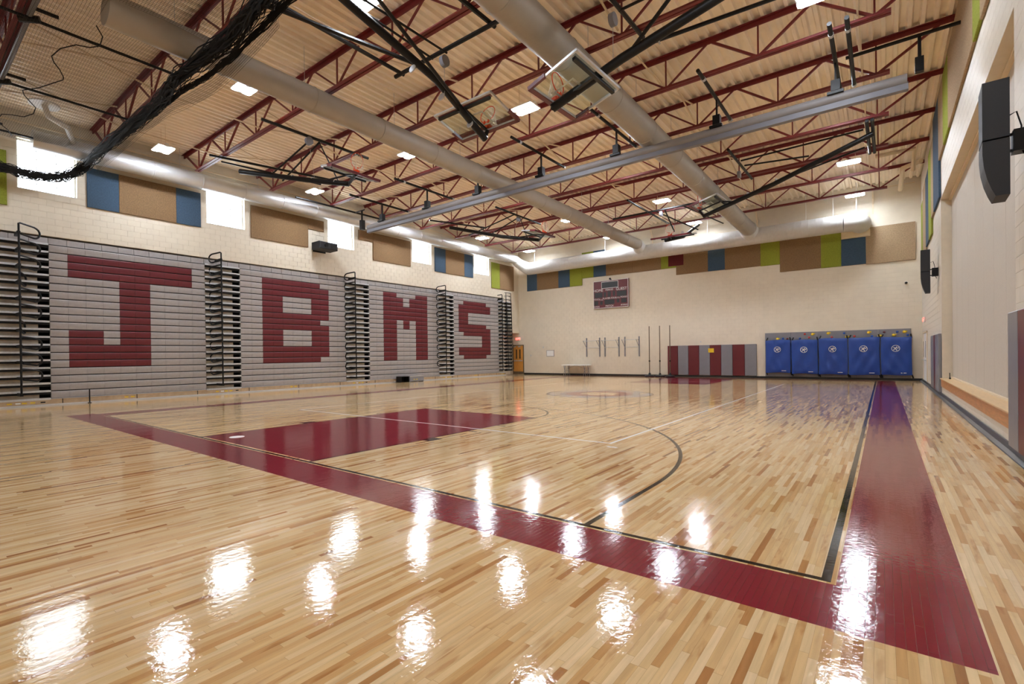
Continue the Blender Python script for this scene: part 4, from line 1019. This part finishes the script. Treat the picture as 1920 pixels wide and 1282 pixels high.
# ---------------------------------------------------------------- basketball backstops
def backstop(label, top, bot, uw, mast_path, mast_r, extra, drum=None, rim_side=1, name='basketball_hoop'):
    """top, bot: centre points of the board's top and bottom edges; uw: unit vector along its width"""
    top, bot, uw = Vector(top), Vector(bot), Vector(uw).normalized()
    v = (top-bot); H = v.length; v.normalize(); nrm = uw.cross(v).normalized()
    if nrm.z < 0: nrm = -nrm
    W = 1.83; c = (top+bot)/2
    t = thing(name, label, 'basketball hoop', tuple(c), 'folded up basketball hoops')
    def P(a, b_, n=0): return bot+uw*(a*W/2)+v*(b_*H)+nrm*n
    def slab(a0, a1, b0, b1, n0, n1, nm, m):
        mb = MB(); k = len(mb.v)
        for n in (n0, n1):
            for (a, b_) in ((a0, b0), (a1, b0), (a1, b1), (a0, b1)): mb.v.append(tuple(P(a, b_, n)))
        mb.f += [tuple(k+i for i in q) for q in ((3, 2, 1, 0), (4, 5, 6, 7), (0, 1, 5, 4), (1, 2, 6, 5), (2, 3, 7, 6), (3, 0, 4, 7))]
        return mb.build(nm, m, t)
    slab(-0.96, 0.96, 0.03, 0.97, 0.0, 0.012, 'glass_board', M_bglass)
    for (a0, a1, b0, b1) in ((-1, 1, 0, 0.045), (-1, 1, 0.955, 1), (-1, -0.955, 0, 1), (0.955, 1, 0, 1)):
        slab(a0, a1, b0, b1, -0.03, 0.02, 'board_frame', M_silver)
    slab(-1.02, 1.02, -0.045, 0.035, -0.045, 0.035, 'edge_pad', M_vmar)
    slab(-1.03, -0.955, -0.045, 0.34, -0.045, 0.035, 'edge_pad', M_vmar); slab(0.955, 1.03, -0.045, 0.34, -0.045, 0.035, 'edge_pad', M_vmar)
    # target square
    for (a0, a1, b0, b1) in ((-0.33, 0.33, 0.17, 0.21), (-0.33, 0.33, 0.56, 0.60), (-0.33, -0.28, 0.17, 0.6), (0.28, 0.33, 0.17, 0.6)):
        slab(a0, a1, b0, b1, 0.012, 0.015, 'target_line', M_white)
    # back rails
    slab(-0.9, 0.9, 0.86, 0.92, -0.09, -0.03, 'back_rail', M_black); slab(-0.04, 0.04, 0.1, 0.9, -0.07, -0.03, 'back_rail', M_black)
    # rim and net
    rc = P(0, 0.13, 0.15+0.2286); R = 0.2286
    pts = [rc+uw*(R*math.cos(2*math.pi*q/24))+nrm*(R*math.sin(2*math.pi*q/24)) for q in range(24)]
    rim = MB().tube(pts, 0.011, 6, closed=True)
    rim.bar(tuple(P(-0.07, 0.13, 0.02)), tuple(P(-0.07, 0.13, 0.20)), 0.02, 0.05, tuple(v)); rim.bar(tuple(P(0.07, 0.13, 0.02)), tuple(P(0.07, 0.13, 0.20)), 0.02, 0.05, tuple(v))
    rim.bar(tuple(P(0, 0.05, 0.02)), tuple(P(0, 0.05, 0.10)), 0.16, 0.14, tuple(v))
    rimo = rim.build('rim', M_orange, t, smooth=True)
    nt_ = MB(); g = Vector((0, 0, -1)); lean = (g*0.75+(-v)*0.25) if abs(v.z) < 0.9 else -v
    lean = (-v*0.55+g*0.6); lean.normalize()
    for q in range(12):
        for s in (-1, 1):
            ln = []
            for h in range(5):
                rr_ = R*(1-0.11*h); a = 2*math.pi*(q+s*0.5*h)/12
                ln.append(rc+uw*(rr_*math.cos(a))+nrm*(rr_*math.sin(a)*(1-0.1*h))+lean*(0.09*h))
            nt_.tube(ln, 0.005, 3)
    nt_.build('hoop_net', M_net, rimo)
    # mast
    MB().tube(mast_path, mast_r, 14).build('mast', M_black, t, smooth=True)
    for f in (0.12, 0.32, 0.5):
        p = Vector(mast_path[0]).lerp(Vector(mast_path[-1]), f); d = (Vector(mast_path[-1])-Vector(mast_path[0])).normalized()
        MB().tube([p-d*0.012, p+d*0.012], mast_r+0.008, 14).build('clamp_ring', M_silver, t)
    e = Vector(mast_path[0]); MB().tube([e, P(0, 0.05, -0.04)], 0.05, 8).build('board_mount', M_black, t)
    m0 = Vector(mast_path[0]).lerp(Vector(mast_path[-1]), 0.22)
    MB().tube([m0, P(0, 0.9, -0.07)], 0.03, 8).build('board_mount', M_black, t)
    for p0, p1, r in extra: MB().tube([p0, p1], r, 8).build('brace_tube', M_black, t, smooth=True)
    if drum:
        d = Vector(drum); MB().tube([d+Vector((-0.05, 0, 0)), d+Vector((0.05, 0, 0))], 0.13, 16).build('hoist_drum', M_vgrey, t, smooth=True)
        MB().tube([d, Vector(mast_path[0]).lerp(Vector(mast_path[-1]), 0.3)], 0.005, 4).build('hoist_cable', M_silver, t)
    return t
# near end goal (centre)
backstop('glass basketball hoop folded up over the middle of the near end', (7.64, 5.36, 7.58), (7.68, 6.42, 7.28), (1, 0, 0),
         [(7.65, 6.30, 7.03), (7.65, 4.50, 7.80), (7.65, 1.2, 8.42)], 0.085,
         [((7.55, 3.9, 7.95), (6.1, 0.3, 8.35), 0.045), ((7.72, 5.2, 7.5), (8.6, 1.0, 8.35), 0.04), ((6.25, 4.5, 8.38), (9.45, 4.52, 8.38), 0.05),
          ((6.4, -1.0, 8.40), (6.45, 4.6, 8.40), 0.045), ((9.15, 0.4, 8.45), (9.2, 4.7, 8.45), 0.05), ((7.9, 4.6, 8.36), (7.75, 1.0, 8.40), 0.025), ((7.5, 4.55, 8.36), (7.55, 1.0, 8.40), 0.025)],
         drum=(7.8, 4.62, 8.22))
# near right side goal
backstop('glass basketball hoop folded up on the near right side', (11.25, 5.42, 7.08), (9.98, 5.80, 6.96), (0.03, 1, 0),
         [(10.05, 5.62, 6.78), (11.54, 5.80, 7.35), (14.3, 6.5, 8.42)], 0.095,
         [((11.7, 5.85, 7.45), (13.8, 4.9, 8.40), 0.04), ((11.9, 5.9, 7.5), (14.2, 7.6, 8.40), 0.04), ((11.45, 4.6, 8.42), (11.5, 7.1, 8.42), 0.045), ((11.45, 5.4, 8.40), (14.0, 5.3, 8.42), 0.03), ((11.45, 5.9, 8.40), (14.0, 5.9, 8.42), 0.03)],
         drum=(11.4, 5.72, 8.15))
# near left side goal
backstop('glass basketball hoop folded up on the near left side', (1.85, 6.15, 7.52), (2.75, 5.95, 7.25), (0.0, 1, 0),
         [(1.75, 6.38, 7.25), (0.3, 5.7, 7.55), (-2.2, 4.6, 8.15)], 0.085,
         [((1.6, 3.45, 8.42), (1.61, 7.32, 8.42), 0.045), ((-2.2, 3.55, 8.42), (-1.05, 8.2, 8.42), 0.04), ((1.55, 5.1, 8.38), (-1.3, 5.2, 7.9), 0.03), ((1.55, 5.4, 8.38), (-0.9, 5.5, 7.75), 0.03), ((-2.3, 4.0, 8.35), (0.4, 6.2, 7.5), 0.03), ((1.3, 6.3, 7.4), (1.55, 5.4, 8.38), 0.02)],
         drum=(1.6, 5.0, 8.28))
# far left side goal
backstop('glass basketball hoop folded up on the far left side', (1.9, 17.35, 7.55), (2.8, 17.15, 7.36), (0.0, 1, 0),
         [(2.0, 17.9, 7.30), (0.4, 16.8, 7.55), (-1.9, 15.4, 8.15)], 0.085,
         [((1.5, 14.9, 8.42), (1.44, 18.95, 8.42), 0.045), ((-2.4, 14.4, 8.42), (-1.2, 17.6, 8.42), 0.04), ((1.5, 16.4, 8.38), (-1.6, 16.6, 7.9), 0.03), ((1.5, 16.9, 8.38), (-0.5, 16.9, 7.75), 0.03), ((1.6, 17.4, 7.4), (1.5, 16.9, 8.38), 0.02)],
         drum=(1.48, 16.8, 8.25))
# far right side goal
backstop('glass basketball hoop folded up on the far right side', (10.75, 17.6, 7.50), (9.62, 18.1, 7.36), (0.05, 1, 0),
         [(9.75, 18.5, 7.18), (12.51, 17.0, 7.50), (15.35, 16.4, 8.3)], 0.085,
         [((11.46, 15.0, 8.42), (11.5, 18.8, 8.42), 0.045), ((11.6, 16.3, 8.38), (15.1, 16.2, 8.42), 0.03), ((11.6, 16.9, 8.38), (13.6, 16.9, 8.2), 0.03), ((15.33, 15.5, 8.42), (15.35, 18.75, 8.42), 0.05), ((15.2, 15.5, 8.42), (15.22, 18.75, 8.42), 0.05), ((12.0, 17.8, 7.7), (15.1, 17.9, 8.40), 0.03)],
         drum=(11.4, 17.0, 8.12))
# far end goal
backstop('glass basketball hoop folded up over the middle of the far end', (7.35, 22.9, 7.52), (7.2, 21.95, 7.36), (1, 0, 0),
         [(7.0, 22.0, 7.18), (7.4, 23.6, 7.6), (7.8, 24.9, 8.4)], 0.08,
         [((6.6, 18.1, 8.42), (6.65, 24.3, 8.42), 0.045), ((4.8, 20.6, 8.40), (9.6, 20.6, 8.40), 0.045), ((7.0, 20.7, 8.38), (8.3, 23.0, 7.7), 0.03), ((8.3, 20.7, 8.38), (9.2, 24.2, 8.1), 0.03), ((7.4, 20.7, 8.4), (7.4, 22.1, 7.6), 0.03)],
         drum=(7.25, 20.62, 8.2))

# small ceiling items near the goals
for (x, y, z, l) in ((9.5, 8.2, 8.35, 'white junction box under a joist, left of the right duct lamp'), (3.2, 9.5, 8.4, 'white junction box under a joist behind the near left hoop')):
    t = thing('heat_detector', l, 'ceiling box', (x, y, z))
    MB().bevbox(x-0.2, x+0.2, y-0.1, y+0.1, z, z+0.12, 0.02, 2, -1).build('box_body', M_white, t)
    MB().tube([(x+0.35, y, z+0.02), (x+0.35, y, z+0.1)], 0.07, 10).build('red_beacon', M_red, t)

# ---------------------------------------------------------------- batting net
def strands(mb, a, b, r): mb.tube([a, b], r, 3, caps=False)
nm = MB(); zn = 8.30
def sag(x, y): return zn-0.10*math.sin((x+4.9)*0.9)**2-0.05*math.sin(y*1.7)**2
x = -4.9
while x < 6.6:
    pts = [(x, y/2.0, sag(x, y/2.0)) for y in range(-14, 3)]
    nm.tube(pts, 0.0024, 3, caps=False); x += 0.05
y = -7.0
while y < 1.0:
    pts = [(-4.9+k*0.95, y, sag(-4.9+k*0.95, y)) for k in range(13)]
    nm.tube(pts, 0.0024, 3, caps=False); y += 0.05
net = nm.build('batting_net', M_nett); tag(net, 'fine black mesh of the raised batting net under the near ceiling', 'net', kind='stuff')
rn = random.Random(3)
bn = MB()
def bundle(path, n, R0, r0, r1):
    path = [Vector(p) for p in path]; fine = []
    for i in range(len(path)-1):
        for q in range(5): fine.append(path[i].lerp(path[i+1], q/5))
    fine.append(path[-1])
    for s in range(n):
        a0 = rn.uniform(0, 6.28); rad = R0*math.sqrt(rn.random()); ph = rn.uniform(0, 6.28); fr = rn.uniform(0.4, 1.6); pts = []
        rz = rn.uniform(0.8, 1.3)
        for i, p in enumerate(fine):
            k = rad*(0.8+0.45*math.sin(i*fr*0.5+ph)); a = a0+0.6*math.sin(i*0.33*fr+ph)
            pts.append((max(p.x, -5.2)+0.05*math.sin(i*fr+ph), p.y+k*math.cos(a), p.z+k*math.sin(a)*rz+0.03*math.sin(i*1.7+ph)))
        bn.tube(pts, rn.uniform(r0, r1), 3, caps=False)
bundle([(8.2, 0.68, 7.78), (7.5, 0.64, 7.74), (6.9, 0.6, 7.7), (6.08, 0.62, 7.6), (5.06, 0.5, 7.52), (3.75, 0.48, 7.60), (2.66, 0.64, 7.76), (1.24, 0.81, 7.88), (-0.89, 0.82, 7.98), (-3.16, 0.74, 7.98), (-4.6, 0.75, 7.98), (-4.95, 0.6, 7.80), (-4.95, 0.25, 7.50), (-4.95, -0.11, 7.33), (-4.95, -0.63, 7.28), (-4.95, -1.35, 7.32), (-4.95, -2.6, 7.5), (-4.95, -4.2, 7.7)], 90, 0.15, 0.005, 0.014)
bundle([(8.3, 1.02, 7.88), (7.43, 0.95, 7.80), (5.59, 0.88, 7.58), (4.2, 0.86, 7.58), (3.21, 0.84, 7.7), (0.05, 0.87, 7.92), (-3.77, 0.75, 7.98)], 40, 0.06, 0.006, 0.012)
tag(bn.build('gathered_net', M_nett), 'black netting gathered into a thick bundle sagging towards the first window', 'net', kind='stuff')
# loose skirt of net below the bundle
sk = MB()
x = -4.7
while x < 7.0:
    zt_ = 7.98-0.45*math.exp(-((x-4.6)/2.6)**2); h = 0.22+0.06*math.sin(x*2.1); sk.tube([(x, 0.92, zt_), (x+0.02, 0.98, zt_-h*0.5), (x+0.02, 1.0, zt_-h)], 0.003, 3, caps=False); x += 0.045
for k in range(7):
    sk.tube([(-4.6+q*0.4, 0.93+0.012*k, 7.95-0.45*math.exp(-((-4.6+q*0.4-4.6)/2.6)**2)-0.04*k+0.01*math.sin(q*1.3)) for q in range(30)], 0.003, 3, caps=False)
tag(sk.build('net_skirt', M_nett), 'loose see-through skirt of black netting along the gathered bundle', 'net', kind='stuff')
for x, l in ((2.35, 'farthest from the window wall'), (-1.12, 'middle of the three'), (-4.68, 'closest to the window wall')):
    o = MB().tube([(x, -8.5, 8.34), (x, 0.98, 8.34)], 0.03, 8).build('net_cable', M_black, smooth=True); tag(o, 'thick black cable carrying the batting net, '+l, 'cable', 'batting net cables')
o = MB().tube([(-5.3, -1.75, 8.40), (6.5, -1.75, 8.40)], 0.05, 10).build('net_carrier_pipe', M_vgrey, smooth=True); tag(o, 'grey pipe under the nearest red joist crossing the batting net', 'pipe')
for x in (2.35, -1.12, -4.68):
    t = thing('pulley', 'small black pulley where the net cable at %s meets the grey pipe' % {2.35: 'the court side', -1.12: 'the middle', -4.68: 'the window side'}[x], 'pulley', (x, -1.75, 8.3))
    MB().tube([(x-0.12, -1.9, 8.32), (x+0.05, -1.6, 8.36)], 0.07, 8).build('pulley_wheel', M_black, t); MB().tube([(x+0.3, -1.75, 8.42), (x+0.3, -1.35, 8.42)], 0.035, 8).build('pulley_arm', M_black, t)
wig = []
for q in range(26):
    f = q/25; wig.append((3.2-7.8*f+0.08*math.sin(q*1.9), -0.85+0.25*math.sin(q*0.8)-0.5*f, 8.27-0.05*math.sin(q*1.1)))
o = MB().tube(wig, 0.012, 5).build('loose_rope', M_nett, smooth=True); tag(o, 'thin crooked black rope lying across the batting net', 'rope')

# dish shaped roof fan behind the net
t = thing('roof_cowl', 'white round cowl on a bent pipe near the first window', 'vent', (-3.3, -0.4, 8.4))
MB().tube([(-3.2, -0.6, 8.86), (-3.2, -0.6, 8.90), (-3.2, -0.6, 8.93)], [0.36, 0.37, 0.1], 24).build('dish', M_white, t, smooth=True)
MB().tube([(-3.2, -0.6, 8.88), (-3.25, -0.5, 8.6), (-3.6, 0.0, 8.55), (-5.1, 0.5, 8.5), (XL+0.02, 0.6, 8.5)], 0.08, 12).build('bent_pipe', M_white, t, smooth=True)

# floor plates
for (x, y, r, l) in ((6.395, 0.393, 0.13, 'pale round floor plate at the near end of the maroon lane'),):
    o = MB().tube([(x, y, 0.0), (x, y, 0.003)], r, 24).build('floor_plate', M_white); tag(o, l, 'floor plate')
